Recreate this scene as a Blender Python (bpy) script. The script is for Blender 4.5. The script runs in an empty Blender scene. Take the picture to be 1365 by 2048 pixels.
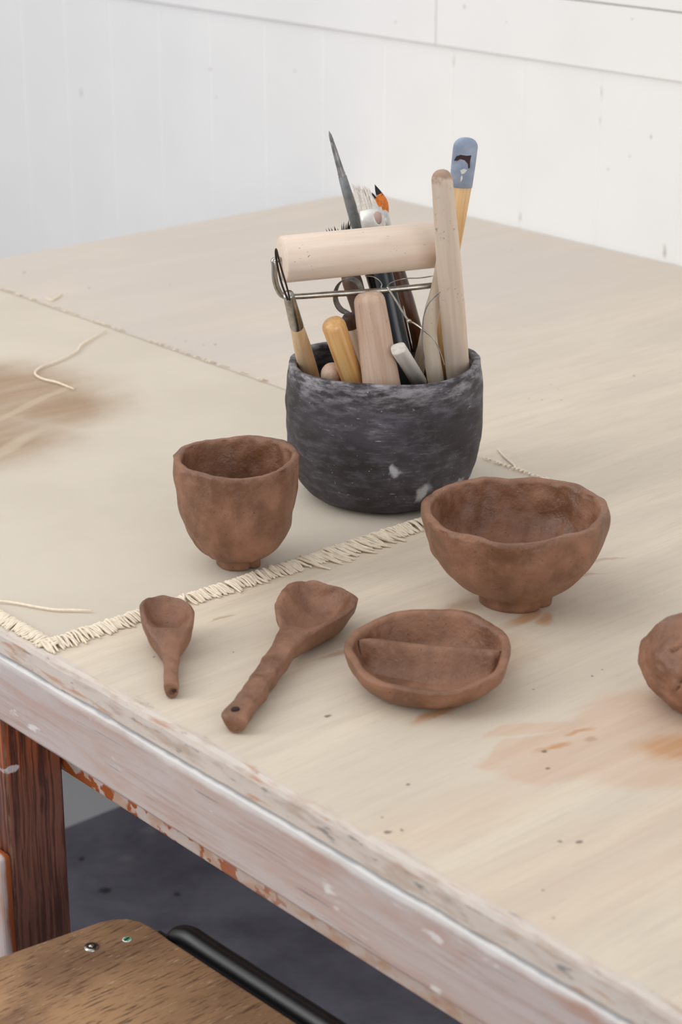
import bpy, math, random
from mathutils import Vector, Matrix, noise
random.seed(7)
C = bpy.context.scene.collection
V = Vector
PI = math.pi

# ------------------------------------------------------------------ camera model (pixel rows/cols of the 1365x2048 frame)
FPX = 4022.0; PITCH = math.radians(20.9); CAMZ = 1.29
cp, sp = math.cos(PITCH), math.sin(PITCH)
TZ = 0.75                                   # table height
def ray(x, y):
    r = x-682.5; u = 1024-y
    return V((r, u*sp+FPX*cp, u*cp-FPX*sp))
def at(x, y, z=TZ):
    d = ray(x, y); t = (z-CAMZ)/d.z
    return V((d.x*t, d.y*t, z))
def atY(x, y, Y):
    d = ray(x, y); t = Y/d.y
    return V((d.x*t, Y, CAMZ+d.z*t))
TH = math.atan2(.66, .751)                  # bench direction
ct, st = math.cos(TH), math.sin(TH)
def W(b, a, z=0): return V((b*ct-a*st, b*st+a*ct, z))       # bench frame -> world
def BA(p): return (p.x*ct+p.y*st, -p.x*st+p.y*ct)
RZ = Matrix.Rotation(TH, 4, 'Z')

# ------------------------------------------------------------------ object helpers
MAT = {}
def tag(o, label=None, cat=None, group=None, kind=None):
    if label: o['label'] = label
    if cat: o['category'] = cat
    if group: o['group'] = group
    if kind: o['kind'] = kind
    return o
def empty(name, M, label, cat, group=None):
    o = bpy.data.objects.new(name, None); C.objects.link(o)
    o.empty_display_size = .02
    o.matrix_world = M
    MAT[o.name] = M.copy()
    return tag(o, label, cat, group)
def mesh(name, vf, m, parent=None, origin=None, smooth=True, rot=None):
    """vf = (verts in world space, faces)"""
    vs, fs = vf
    if parent is not None: M = MAT[parent.name]
    else:
        M = Matrix.Translation(origin if origin is not None else V((0, 0, 0)))
        if rot is not None: M = M @ rot
    Mi = M.inverted()
    me = bpy.data.meshes.new(name)
    me.from_pydata([Mi @ v for v in vs], [], fs)
    me.polygons.foreach_set('use_smooth', [smooth]*len(me.polygons))
    me.materials.append(m)
    me.update()
    o = bpy.data.objects.new(name, me); C.objects.link(o)
    if parent is not None: o.parent = parent
    else: o.matrix_world = M
    MAT[o.name] = M.copy()
    return o
def join(*vfs):
    vs, fs = [], []
    for v, f in vfs:
        n = len(vs); vs += list(v); fs += [tuple(i+n for i in q) for q in f]
    return vs, fs
def box(b0, b1, a0, a1, z0, z1):
    p = [W(b, a, z) for z in (z0, z1) for a in (a0, a1) for b in (b0, b1)]
    return p, [(0, 2, 3, 1), (4, 5, 7, 6), (0, 1, 5, 4), (2, 6, 7, 3), (0, 4, 6, 2), (1, 3, 7, 5)]
def bevel(o, w, seg=2):
    md = o.modifiers.new('Bevel', 'BEVEL'); md.width = w; md.segments = seg; md.limit_method = 'ANGLE'; md.harden_normals = False
    return o
def rings(rs, cap0=True, cap1=True, closed=False):
    n = len(rs[0]); vs = [p for r in rs for p in r]; fs = []
    R = len(rs)
    for i in range(R if closed else R-1):
        j = (i+1) % R
        for k in range(n):
            l = (k+1) % n
            fs.append((i*n+k, i*n+l, j*n+l, j*n+k))
    if not closed:
        if cap0: fs.append(tuple(range(n-1, -1, -1)))
        if cap1: fs.append(tuple((R-1)*n+k for k in range(n)))
    return vs, fs
def catmull(pts, n):
    """pts list of tuples, n samples per span"""
    out = []; P = [tuple(p) for p in pts]; m = len(P)
    for i in range(m-1):
        p0, p1, p2, p3 = P[max(i-1, 0)], P[i], P[i+1], P[min(i+2, m-1)]
        for s in range(n):
            t = s/n
            out.append(tuple(.5*(2*b+(c-a)*t+(2*a-5*b+4*c-d)*t*t+(3*b-a-3*c+d)*t**3) for a, b, c, d in zip(p0, p1, p2, p3)))
    out.append(P[-1]); return out
def tube(pts, rad, n=8, flat=1.0, up=None, sub=0):
    """swept tube; rad number or list; flat = ratio of second radius"""
    pts = [V(p) for p in pts]
    if not isinstance(rad, (list, tuple)): rad = [rad]*len(pts)
    if sub:
        q = catmull([(*p, r) for p, r in zip(pts, rad)], sub)
        pts = [V(x[:3]) for x in q]; rad = [max(x[3], 1e-5) for x in q]
    rs = []; prev = None
    for i, p in enumerate(pts):
        t = (pts[min(i+1, len(pts)-1)]-pts[max(i-1, 0)])
        if t.length < 1e-9: t = V((0, 0, 1))
        t.normalize()
        if up is not None: x = V(up)-t*V(up).dot(t)
        elif prev is None:
            x = V((0, 0, 1)) if abs(t.z) < .9 else V((1, 0, 0))
            x = x-t*x.dot(t)
        else: x = prev-t*prev.dot(t)
        x.normalize(); prev = x; y = t.cross(x)
        rs.append([p+x*(rad[i]*math.cos(2*PI*k/n))+y*(rad[i]*flat*math.sin(2*PI*k/n)) for k in range(n)])
    return rings(rs)
def blob3(p, f, seed=0): return noise.noise(V((p.x*f+seed*3.1, p.y*f-seed*1.7, p.z*f+seed)))
def lerp(a, b, t): return a+(b-a)*t
def interp(tab, x):
    if x <= tab[0][0]: return tab[0][1]
    for (x0, y0), (x1, y1) in zip(tab, tab[1:]):
        if x <= x1: return lerp(y0, y1, (x-x0)/(x1-x0))
    return tab[-1][1]
def sm(t): t = max(0, min(1, t)); return t*t*(3-2*t)

# ------------------------------------------------------------------ material helpers
def srgb(r, g, b):
    f = lambda c: (c/255)/12.92 if c/255 <= .04045 else ((c/255+.055)/1.055)**2.4
    return (f(r), f(g), f(b), 1)
class Mt:
    def __init__(s, name, rough=.7, metal=0, spec=.5):
        s.m = bpy.data.materials.new(name); s.m.use_nodes = True
        s.nt = s.m.node_tree; s.b = s.nt.nodes['Principled BSDF']
        s.b.inputs['Roughness'].default_value = rough; s.b.inputs['Metallic'].default_value = metal
        s.b.inputs['Specular IOR Level'].default_value = spec
    def n(s, t, **kw):
        x = s.nt.nodes.new(t)
        for k, v in kw.items(): setattr(x, k, v)
        return x
    def l(s, a, b): s.nt.links.new(a, b)
    def set(s, inp, v):
        if isinstance(v, bpy.types.NodeSocket): s.l(v, inp)
        elif v is not None: inp.default_value = v
    def obj(s): return s.n('ShaderNodeTexCoord').outputs['Object']
    def frame(s):
        g = s.n('ShaderNodeNewGeometry'); m = s.n('ShaderNodeMapping'); m.inputs['Rotation'].default_value = (0, 0, -TH)
        s.l(g.outputs['Position'], m.inputs['Vector']); return m.outputs[0]
    def mapg(s, v, loc=(0, 0, 0), rot=(0, 0, 0), sc=(1, 1, 1)):
        m = s.n('ShaderNodeMapping'); s.l(v, m.inputs['Vector'])
        m.inputs['Location'].default_value = loc; m.inputs['Rotation'].default_value = rot; m.inputs['Scale'].default_value = sc
        return m.outputs[0]
    def noise(s, v, scale, detail=5, rough=.55, dist=0):
        x = s.n('ShaderNodeTexNoise'); s.l(v, x.inputs['Vector'])
        x.inputs['Scale'].default_value = scale; x.inputs['Detail'].default_value = detail
        x.inputs['Roughness'].default_value = rough; x.inputs['Distortion'].default_value = dist
        return x.outputs['Fac']
    def ramp(s, f, lo, hi, a=0.0, b=1.0):
        x = s.n('ShaderNodeMapRange'); x.interpolation_type = 'SMOOTHSTEP'; s.l(f, x.inputs['Value'])
        x.inputs['From Min'].default_value = lo; x.inputs['From Max'].default_value = hi
        x.inputs['To Min'].default_value = a; x.inputs['To Max'].default_value = b
        return x.outputs[0]
    def math(s, op, a, b=None, clamp=False):
        x = s.n('ShaderNodeMath', operation=op); x.use_clamp = clamp
        s.set(x.inputs[0], a); s.set(x.inputs[1], b); return x.outputs[0]
    def mix(s, f, a, b, blend='MIX'):
        x = s.n('ShaderNodeMix', data_type='RGBA', blend_type=blend)
        s.set(x.inputs[0], f); s.set(x.inputs[6], a); s.set(x.inputs[7], b); return x.outputs[2]
    def sep(s, v):
        x = s.n('ShaderNodeSeparateXYZ'); s.l(v, x.inputs[0]); return x.outputs
    def warp(s, v, scale, amt):
        x = s.n('ShaderNodeTexNoise'); s.l(v, x.inputs['Vector']); x.inputs['Scale'].default_value = scale; x.inputs['Detail'].default_value = 4
        a = s.n('ShaderNodeVectorMath', operation='SUBTRACT'); s.l(x.outputs['Color'], a.inputs[0]); a.inputs[1].default_value = (.5, .5, .5)
        b = s.n('ShaderNodeVectorMath', operation='SCALE'); s.l(a.outputs[0], b.inputs[0]); b.inputs['Scale'].default_value = amt
        c = s.n('ShaderNodeVectorMath', operation='ADD'); s.l(v, c.inputs[0]); s.l(b.outputs[0], c.inputs[1]); return c.outputs[0]
    def spot(s, v, c, r, rot=0, lo=.8, hi=1.1):
        """1 inside an ellipse centred c with radii r, in the bench frame"""
        m = s.n('ShaderNodeMapping', vector_type='TEXTURE'); s.l(v, m.inputs['Vector'])
        m.inputs['Location'].default_value = (c[0], c[1], c[2] if len(c) > 2 else TZ)
        m.inputs['Rotation'].default_value = (0, 0, rot)
        m.inputs['Scale'].default_value = (r[0], r[1], r[2] if len(r) > 2 else 1)
        q = s.n('ShaderNodeVectorMath', operation='LENGTH'); s.l(m.outputs[0], q.inputs[0])
        return s.ramp(q.outputs['Value'], lo, hi, 1, 0)
    def maxall(s, lst):
        o = lst[0]
        for x in lst[1:]: o = s.math('MAXIMUM', o, x)
        return o
    def color(s, c): s.set(s.b.inputs['Base Color'], c)
    def bump(s, h, strength, dist):
        x = s.n('ShaderNodeBump'); s.l(h, x.inputs['Height'])
        x.inputs['Strength'].default_value = strength; x.inputs['Distance'].default_value = dist
        s.l(x.outputs[0], s.b.inputs['Normal'])

def plain(name, rgb, rough=.6, metal=0, var=.12, scale=60, spec=.5):
    m = Mt(name, rough, metal, spec); c = srgb(*rgb); v = m.obj()
    n = m.noise(v, scale)
    dark = tuple(x*(1-var) for x in c[:3])+(1,); lite = tuple(min(1, x*(1+var)) for x in c[:3])+(1,)
    m.color(m.mix(m.ramp(n, .3, .7), dark, lite)); m.bump(n, .15, .0005)
    return m.m
def wood(name, c1, c2, rough=.55, grain=(260, 260, 9), c3=None, specks=0, spec=.4, bump=.25, big=3):
    """grain runs along the local Z axis"""
    m = Mt(name, rough, 0, spec); v = m.obj()
    g = m.mapg(v, sc=grain); n = m.noise(g, 1.0, 4, .6, .3)
    b = m.noise(m.mapg(v, sc=(big*12, big*12, big*3)), 1.0, 3)
    col = m.mix(m.ramp(n, .35, .68), srgb(*c1), srgb(*c2))
    if c3: col = m.mix(m.ramp(b, .5, .75, 0, .8), col, srgb(*c3))
    if specks:
        k = m.noise(m.mapg(v, sc=(900, 900, 350)), 1.0, 2)
        k2 = m.noise(v, 45, 2)
        col = m.mix(m.math('MULTIPLY', m.ramp(k, .68, .74), m.ramp(k2, .45, .6, 0, specks)), col, srgb(95, 75, 65))
    m.color(col); m.bump(n, bump, .0004)
    return m.m

# --- clay
def clay_material(name, seed=0.0):
    m = Mt(name, .58, 0, .5); v = m.mapg(m.obj(), loc=(seed, seed, seed))
    n1 = m.noise(v, 38, 5, .6); n2 = m.noise(v, 260, 4, .6); n3 = m.noise(v, 560, 2)
    col = m.mix(m.ramp(n1, .33, .68), srgb(112, 75, 53), srgb(148, 106, 82))
    col = m.mix(m.ramp(n2, .55, .8, 0, .45), col, srgb(158, 118, 102))
    col = m.mix(m.ramp(n3, .68, .74, 0, .8), col, srgb(62, 38, 28))
    m.color(col)
    m.l(m.ramp(n1, .3, .7, .40, .66), m.b.inputs['Roughness'])
    h = m.math('ADD', n2, m.math('MULTIPLY', n3, .25))
    m.bump(m.math('ADD', h, m.math('MULTIPLY', n1, 2.5)), .6, .0012)
    return m.m
CLAY = clay_material('leather hard brown clay')
CLAYHOLE = plain('shaded clay hole', (38, 24, 20), .8)  # near-black colour paints the shade inside the handle holes

# --- table top plywood with clay stains
def table_material():
    m = Mt('worn plywood worktop', .6, 0, .35); f = m.frame()
    gr = m.mapg(f, rot=(0, 0, -.22), sc=(9, 120, 40))
    g1 = m.noise(gr, 1.0, 6, .6, .6)
    g2 = m.noise(m.mapg(f, rot=(0, 0, -.22), sc=(3, 16, 6)), 1.0, 4, .55, .8)
    g3 = m.noise(m.mapg(f, rot=(0, 0, -.22), sc=(30, 600, 100)), 1.0, 3)
    col = m.mix(m.ramp(g2, .32, .68), srgb(212, 199, 181), srgb(226, 212, 191))
    col = m.mix(m.ramp(g1, .42, .72, 0, .42), col, srgb(203, 187, 170))
    col = m.mix(m.ramp(g3, .5, .75, 0, .28), col, srgb(188, 170, 152))
    # greyer far half: haze and view angle painted into the board colour
    sx = m.sep(f)
    dust_haze = m.ramp(sx[1], 1.0, 1.5)
    d2 = m.noise(f, 6, 4)
    col = m.mix(m.math('MULTIPLY', dust_haze, m.ramp(d2, .2, .7, .45, .85)), col, srgb(206, 196, 187))
    w = m.warp(f, 28, .03); w2 = m.warp(f, 120, .006)
    def sp(px, py, rx, ry, rot=0, wv=None, lo=.8, hi=1.1):
        b, a = BA(at(px, py)); return m.spot(wv or w, (b, a), (rx, ry), rot, lo, hi)
    gm = m.ramp(g1, .25, .75, .6, 1.0)
    pink = m.maxall([sp(1230, 1480, .085, .030, -.15, lo=.85, hi=1.02), sp(1330, 1470, .08, .06, 0, lo=.8, hi=1.05), sp(1050, 1500, .035, .012, -.2, lo=.8, hi=1.05), sp(1060, 1460, .03, .008, -.3, lo=.8, hi=1.05)])
    col = m.mix(m.math('MULTIPLY', m.math('MULTIPLY', pink, gm), .62), col, srgb(207, 170, 145))
    # sanded, browner patch and general wash toward the near right of the board
    wash = m.maxall([sp(1250, 1720, .16, .05, -.1, lo=.3, hi=1.2), sp(900, 1640, .10, .03, -.1, lo=.3, hi=1.2)])
    col = m.mix(m.math('MULTIPLY', m.math('MULTIPLY', wash, gm), .4), col, srgb(214, 186, 164))
    org = m.maxall([sp(1345, 1490, .030, .020, 0, lo=.3, hi=1.1), sp(1160, 1468, .010, .004, -.2, lo=.3, hi=1.1), sp(1110, 1500, .016, .004, -.2, lo=.3, hi=1.1), sp(1085, 1238, .012, .007, .6, lo=.3, hi=1.1), sp(1040, 1235, .022, .009, .2, lo=.4, hi=1.1), sp(880, 1425, .03, .006, -.1, lo=.3, hi=1.1)])
    col = m.mix(m.math('MULTIPLY', m.math('MULTIPLY', org, gm), .95), col, srgb(196, 145, 100))
    brn = m.maxall([sp(930, 1213, .026, .010, -.3, lo=.3, hi=1.1), sp(1225, 1122, .016, .0035, -.5, lo=.3, hi=1.1), sp(1190, 1152, .014, .003, -.4, lo=.3, hi=1.1), sp(1195, 1485, .006, .004, -.3, lo=.3, hi=1.1), sp(700, 1300, .03, .004, 0, lo=.3, hi=1.1), sp(450, 1235, .012, .002, .1, lo=.3, hi=1.1), sp(900, 1320, .06, .04, 0, lo=.6, hi=1.25)])
    col = m.mix(m.math('MULTIPLY', m.math('MULTIPLY', brn, gm), .7), col, srgb(176, 142, 112))
    # knots, pin holes and crumbs
    dots = []
    for (px, py, r) in [(775, 1664, .0032), (802, 1661, .0015), (1120, 1684, .0023), (1158, 1683, .0032), (768, 1634, .0013), (1268, 752, .0022), (1103, 770, .0012), (1085, 800, .0013), (1124, 800, .0014), (1118, 778, .001), (1060, 797, .001), (1022, 798, .001), (1063, 828, .0009), (655, 1431, .0030), (467, 1304, .0011), (310, 1314, .0013), (1095, 1537, .0022), (1207, 1339, .0013), (1186, 1353, .0011), (1068, 1380, .001), (430, 689, .0022), (405, 690, .0016), (372, 683, .0015), (352, 677, .0012), (340, 570, .002), (48, 545, .003), (178, 576, .002), (1090, 1503, .003), (1290, 500, .002), (1088, 1782, .0013), (1108, 1836, .0015), (817, 1570, .0018), (1023, 498, .002)]:
        b, a = BA(at(px, py)); dots.append(m.spot(w2, (b, a), (r*.75, r*.72), 0, .5, 1.15))
    col = m.mix(m.math('MULTIPLY', m.maxall(dots), .78), col, srgb(98, 84, 74))
    for (px, py) in [(288, 1407), (275, 1414), (300, 1415), (284, 1419)]:          # faint ring dents
        b, a = BA(at(px, py)); r1 = m.spot(w2, (b, a), (.0022, .0038), .6, .7, 1.0); r2 = m.spot(w2, (b, a), (.0013, .0025), .6, .7, 1.0)
        col = m.mix(m.math('MULTIPLY', m.math('SUBTRACT', r1, r2, True), .5), col, srgb(150, 125, 105))
    fine = m.noise(m.mapg(f, sc=(500, 900, 500)), 1.0, 2)
    zone = m.noise(f, 16, 3)
    col = m.mix(m.math('MULTIPLY', m.ramp(fine, .72, .77), m.ramp(zone, .55, .68, 0, .7)), col, srgb(120, 105, 95))
    # whitewashed worn lip along the front edge
    e = m.noise(m.mapg(f, sc=(60, 14, 60)), 1.0, 5)
    lip = m.ramp(m.math('ADD', sx[0], m.math('MULTIPLY', m.math('SUBTRACT', e, .5), .022)), .627, .6335, 1, 0)
    lc = m.mix(m.ramp(m.noise(m.mapg(f, sc=(160, 34, 160)), 1.0, 5), .45, .7), srgb(212, 201, 193), srgb(186, 166, 153))
    lc = m.mix(m.ramp(m.noise(m.mapg(f, loc=(3, 1, 2), sc=(200, 22, 200)), 1.0, 4), .58, .70, 0, .85), lc, srgb(190, 140, 108))
    lc = m.mix(m.ramp(m.noise(m.mapg(f, loc=(9, 4, 2), sc=(260, 45, 260)), 1.0, 4), .61, .70, 0, .85), lc, srgb(120, 116, 118))
    col = m.mix(m.math('MULTIPLY', lip, .85), col, lc)
    m.color(col)
    m.bump(m.math('ADD', g1, m.math('MULTIPLY', g3, .4)), .18, .0005)
    return m.m

def apron_material():
    m = Mt('whitewashed pine apron', .7, 0, .3); f = m.frame(); s = m.sep(f)
    g = m.noise(m.mapg(f, rot=(.05, 0, 0), sc=(40, 10, 230)), 1.0, 6, .6, .5)
    g2 = m.noise(m.mapg(f, sc=(20, 6, 50)), 1.0, 5, .6, .6)
    col = m.mix(m.ramp(g2, .35, .68), srgb(200, 189, 186), srgb(193, 168, 158))
    col = m.mix(m.ramp(g, .46, .72, 0, .65), col, srgb(176, 148, 138))
    b = m.noise(m.mapg(f, loc=(2, 0, 0), sc=(20, 14, 44)), 1.0, 5, .65)
    zone = m.ramp(s[1], .45, .72, 1, .25)
    col = m.mix(m.math('MULTIPLY', m.ramp(b, .48, .66, 0, .8), zone), col, srgb(184, 134, 110))
    dk = m.noise(m.mapg(f, loc=(5, 5, 0), rot=(.06, 0, 0), sc=(60, 11, 420)), 1.0, 3, .5)
    col = m.mix(m.ramp(dk, .67, .72, 0, .6), col, srgb(110, 104, 112))
    wp = m.noise(m.mapg(f, loc=(1, 7, 3), sc=(50, 26, 70)), 1.0, 4)
    col = m.mix(m.ramp(wp, .63, .70, 0, .8), col, srgb(232, 228, 226))
    # thick white run of slip right below the crack
    e = m.noise(m.mapg(f, sc=(40, 22, 40)), 1.0, 5)
    top = m.ramp(m.math('ADD', s[2], m.math('MULTIPLY', m.math('SUBTRACT', e, .5), .012)), .7255, .7305)
    col = m.mix(m.math('MULTIPLY', top, .85), col, srgb(226, 224, 222))
    cr = m.ramp(m.math('ADD', s[2], m.math('MULTIPLY', m.noise(m.mapg(f, sc=(30, 60, 30)), 1.0, 3), .002)), .7318, .7330)
    col = m.mix(m.math('MULTIPLY', cr, .6), col, srgb(110, 116, 122))  # shade of the gap painted as a grey-blue line along the crack
    m.color(col); m.bump(m.math('ADD', g, g2), .3, .0008)
    return m.m
def strip_material():
    m = Mt('chipped lower batten', .6, 0, .35); f = m.frame(); s = m.sep(f)
    n = m.noise(m.mapg(f, sc=(60, 40, 90)), 1.0, 5); k = m.noise(m.mapg(f, loc=(1, 2, 3), sc=(90, 55, 70)), 1.0, 3)
    col = m.mix(m.ramp(n, .4, .65), srgb(216, 200, 190), srgb(205, 170, 148))
    col = m.mix(m.math('MULTIPLY', m.ramp(k, .5, .56), m.ramp(s[1], .72, .95, .15, 1)), col, srgb(176, 92, 42))
    m.color(col); m.bump(n, .3, .0006); return m.m
def leg_material():
    m = Mt('stained pine leg', .42, 0, .5); f = m.frame(); s = m.sep(f)
    v = m.warp(f, 9, .012)
    w = m.noise(m.mapg(v, sc=(360, 360, 7)), 1.0, 3, .55, .2)
    w2 = m.noise(m.mapg(f, sc=(900, 900, 60)), 1.0, 3)
    up = m.ramp(m.math('ADD', s[2], m.math('MULTIPLY', m.noise(f, 30, 3), .06)), .63, .70)
    base = m.mix(up, srgb(138, 90, 72), srgb(186, 100, 56))
    col = m.mix(m.ramp(w, .36, .62), srgb(88, 50, 38), base)
    col = m.mix(m.ramp(w2, .6, .75, 0, .35), col, srgb(150, 110, 92))
    edge = m.ramp(m.math('ADD', s[0], m.math('MULTIPLY', m.noise(f, 90, 3), .006)), .6395, .6425, 1, 0)
    col = m.mix(m.math('MULTIPLY', m.math('MULTIPLY', edge, m.ramp(s[1], 1.0752, 1.0764, 1, 0)), .55), col, srgb(170, 145, 115))
    col = m.mix(m.spot(m.warp(f, 150, .006), (.6425, 1.075, .630), (.006, .02, .0028), 0, .7, 1.1), col, srgb(215, 205, 205))
    m.color(col); m.bump(w, .5, .0012); return m.m
def cloth_material():
    m = Mt('unbleached canvas', .9, 0, .1); f = m.frame()
    a = m.n('ShaderNodeTexWave'); a.bands_direction = 'X'; m.l(f, a.inputs[0]); a.inputs['Scale'].default_value = 420; a.inputs['Distortion'].default_value = .6
    b = m.n('ShaderNodeTexWave'); b.bands_direction = 'Y'; m.l(f, b.inputs[0]); b.inputs['Scale'].default_value = 420; b.inputs['Distortion'].default_value = .6
    h = m.math('ADD', a.outputs['Fac'], b.outputs['Fac'])
    n = m.noise(f, 9, 4)
    col = m.mix(m.ramp(n, .3, .7), srgb(214, 204, 188), srgb(221, 211, 196))
    col = m.mix(m.ramp(h, .2, 1.6, .18, 0), col, srgb(196, 180, 158))
    w = m.warp(f, 14, .05)
    def sp(px, py, rx, ry, rot=0, lo=.3, hi=1.1):
        bb, aa = BA(at(px, py)); return m.spot(w, (bb, aa), (rx, ry), rot, lo, hi)
    t = m.noise(m.mapg(f, rot=(0, 0, -.5), sc=(10, 50, 10)), 1.0, 5)
    st_ = m.maxall([sp(20, 790, .10, .12, 0, .35, 1.15), sp(120, 815, .075, .075, 0, .3, 1.15), sp(-60, 880, .11, .10, 0, .3, 1.15)])
    st_ = m.math('MULTIPLY', st_, m.ramp(t, .2, .7, .7, 1.0))
    col = m.mix(st_, col, srgb(172, 146, 122))
    b2, a2 = BA(at(60, 815)); line = m.spot(m.warp(f, 10, .02), (b2, a2), (.10, .006), .35, .4, 1.1)
    col = m.mix(m.math('MULTIPLY', line, .6), col, srgb(205, 186, 162))
    b3, a3 = BA(at(0, 905)); line2 = m.spot(m.warp(f, 10, .02), (b3, a3), (.08, .01), .4, .4, 1.1)
    col = m.mix(m.math('MULTIPLY', line2, .5), col, srgb(214, 198, 176))
    m.color(col); m.bump(h, .25, .0004); return m.m
def pot_material():
    m = Mt('smoke fired charcoal clay', .62, 0, .4); v = m.obj(); s = m.sep(v)
    n = m.noise(m.mapg(v, sc=(16, 16, 26)), 1.0, 8, .68, .4)
    n2 = m.noise(m.mapg(v, sc=(50, 50, 170)), 1.0, 6, .7)
    n3 = m.noise(v, 420, 3)
    n4 = m.noise(m.mapg(v, sc=(90, 90, 900)), 1.0, 3)
    col = m.mix(m.ramp(n, .35, .65), srgb(42, 36, 37), srgb(64, 59, 66))
    col = m.mix(m.ramp(n2, .46, .72, 0, .55), col, srgb(100, 96, 106))
    rim = m.ramp(s[2], .078, .110)
    dust_haze = m.math('MULTIPLY', m.math('ADD', rim, m.ramp(n, .52, .75, 0, .35)), m.ramp(n2, .38, .68))
    col = m.mix(m.math('MULTIPLY', dust_haze, .85, True), col, srgb(168, 165, 170))
    col = m.mix(m.math('MULTIPLY', m.ramp(n4, .67, .72), m.ramp(n, .45, .6, 0, .8)), col, srgb(176, 170, 166))
    col = m.mix(m.ramp(n3, .70, .76, 0, .8), col, srgb(178, 170, 172))
    w = m.warp(v, 130, .014)
    for (x, y, z, rx, rz, rt) in [(.027, -.066, .021, .006, .010, .5), (.040, -.058, .018, .006, .005, .5), (.057, -.045, .020, .005, .006, 0), (.007, -.073, .043, .0045, .0055, 0)]:
        mk = m.n('ShaderNodeMapping', vector_type='TEXTURE'); m.l(w, mk.inputs[0]); mk.inputs['Location'].default_value = (x, y, z); mk.inputs['Scale'].default_value = (rx, .012, rz); mk.inputs['Rotation'].default_value = (0, rt, 0)
        q = m.n('ShaderNodeVectorMath', operation='LENGTH'); m.l(mk.outputs[0], q.inputs[0])
        col = m.mix(m.math('MULTIPLY', m.ramp(q.outputs['Value'], .3, 1.2, 1, 0), .75), col, srgb(196, 198, 206))
    m.color(col); m.bump(m.math('ADD', n2, m.math('MULTIPLY', n4, .5)), .35, .0008); return m.m
def wall_material():
    m = Mt('white painted boards', .6, 0, .3); f = m.frame()
    n = m.noise(f, 5, 4)
    col = m.mix(m.ramp(n, .3, .7), srgb(232, 231, 230), srgb(236, 235, 234))
    w = m.warp(f, 60, .01); marks = []
    B = 1.719
    for (a, z, ra, rz) in [(1.7521, .934, .0022, .011), (1.5162, .925, .0016, .014), (1.5162, .893, .0014, .008), (1.635, .764, .003, .009), (1.41, .762, .005, .011), (2.23, .87, .003, .003), (2.22, .835, .004, .003), (1.73, 1.00, .003, .004), (1.66, .99, .002, .002), (1.85, .97, .003, .003), (1.50, .84, .0025, .003), (1.47, .86, .002, .003), (1.44, .885, .002, .004), (2.55, .80, .004, .01), (1.47, 1.01, .0025, .002), (2.05, .89, .003, .002)]:
        marks.append(m.spot(w, (B, a, z), (.03, ra*.7, rz*.8), 0, .3, 1.2))  # grey spots; the two just above the table paint groove shadows
    col = m.mix(m.math('MULTIPLY', m.maxall(marks), .5), col, srgb(150, 135, 130))
    m.color(col); m.bump(m.noise(f, 120, 3), .05, .0005); return m.m
def floor_material():
    m = Mt('dark stained concrete', .65, 0, .35); v = m.frame()
    n = m.noise(v, 7, 7, .65, .4); n2 = m.noise(v, 60, 5)
    col = m.mix(m.ramp(n, .3, .7), srgb(106, 104, 116), srgb(142, 140, 154))
    col = m.mix(m.ramp(n2, .5, .75, 0, .3), col, srgb(136, 130, 132))
    dots = []
    for (px, py, r, c) in [(207, 1780, .008, 0), (252, 1716, .012, 1), (300, 1660, .014, 1), (162, 1718, .008, 0), (357, 1788, .006, 0)]:
        b, a = BA(at(px, py, 0)); q = m.spot(m.warp(v, 40, .02), (b, a, 0), (r, r), 0, .3, 1.2)
        col = m.mix(m.math('MULTIPLY', q, .8), col, srgb(*[(30, 26, 26), (150, 148, 156)][c]))
    m.color(col); m.bump(n2, .15, .001); return m.m
def seat_material():
    m = Mt('worn beech plywood seat', .55, 0, .35); f = m.frame()
    g = m.noise(m.mapg(f, rot=(0, 0, -.12), sc=(60, 620, 60)), 1.0, 5, .6, .3)
    n = m.noise(m.mapg(f, sc=(12, 16, 10)), 1.0, 5, .6, .4); s = m.sep(f)
    col = m.mix(m.ramp(n, .35, .65), srgb(136, 104, 78), srgb(188, 148, 108))
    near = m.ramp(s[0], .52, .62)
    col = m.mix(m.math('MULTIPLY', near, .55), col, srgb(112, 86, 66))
    col = m.mix(m.ramp(g, .52, .66, 0, .85), col, srgb(84, 60, 44))
    col = m.mix(m.ramp(m.noise(m.mapg(f, loc=(4, 4, 4), rot=(0, 0, -.12), sc=(90, 900, 60)), 1.0, 2), .66, .72, 0, .6), col, srgb(205, 185, 160))
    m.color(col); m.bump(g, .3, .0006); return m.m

M_TABLE, M_APRON, M_STRIP, M_LEG = table_material(), apron_material(), strip_material(), leg_material()
M_CLOTH, M_POT, M_WALL, M_FLOOR, M_SEAT = cloth_material(), pot_material(), wall_material(), floor_material(), seat_material()
M_THREAD = plain('canvas thread', (238, 224, 203), .9, var=.08, scale=300)
M_PINKLEG = plain('worn pink whitewash', (188, 164, 158), .6, var=.25, scale=25)
M_DARKWOOD = plain('old dark timber', (70, 44, 32), .5, var=.4, scale=25)
M_STEEL = plain('brushed steel', (176, 172, 164), .28, 1, var=.2, scale=200)
M_DULLSTEEL = plain('tarnished steel', (132, 130, 128), .42, .6, var=.35, scale=160)
M_SOOT = plain('blackened wire', (46, 38, 36), .5, .4, var=.4, scale=400)
M_BLACK = plain('black enamel steel', (20, 20, 23), .35, 0, var=.15)
M_ROLLER = wood('pale beech roller', (233, 214, 196), (225, 202, 184), .55, (150, 150, 9), (222, 194, 178), .8)
M_HANDLEPINK = wood('clay tinted beech', (205, 178, 158), (188, 156, 134), .6, (220, 220, 8), (206, 186, 172), .6)
M_BEECH = wood('speckled beech handle', (226, 196, 158), (214, 176, 132), .5, (260, 260, 9), (206, 170, 140), 1.0)
M_AMBER = wood('varnished amber wood', (229, 184, 124), (208, 154, 92), .3, (240, 240, 7), (196, 128, 60), 0, .6)
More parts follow.
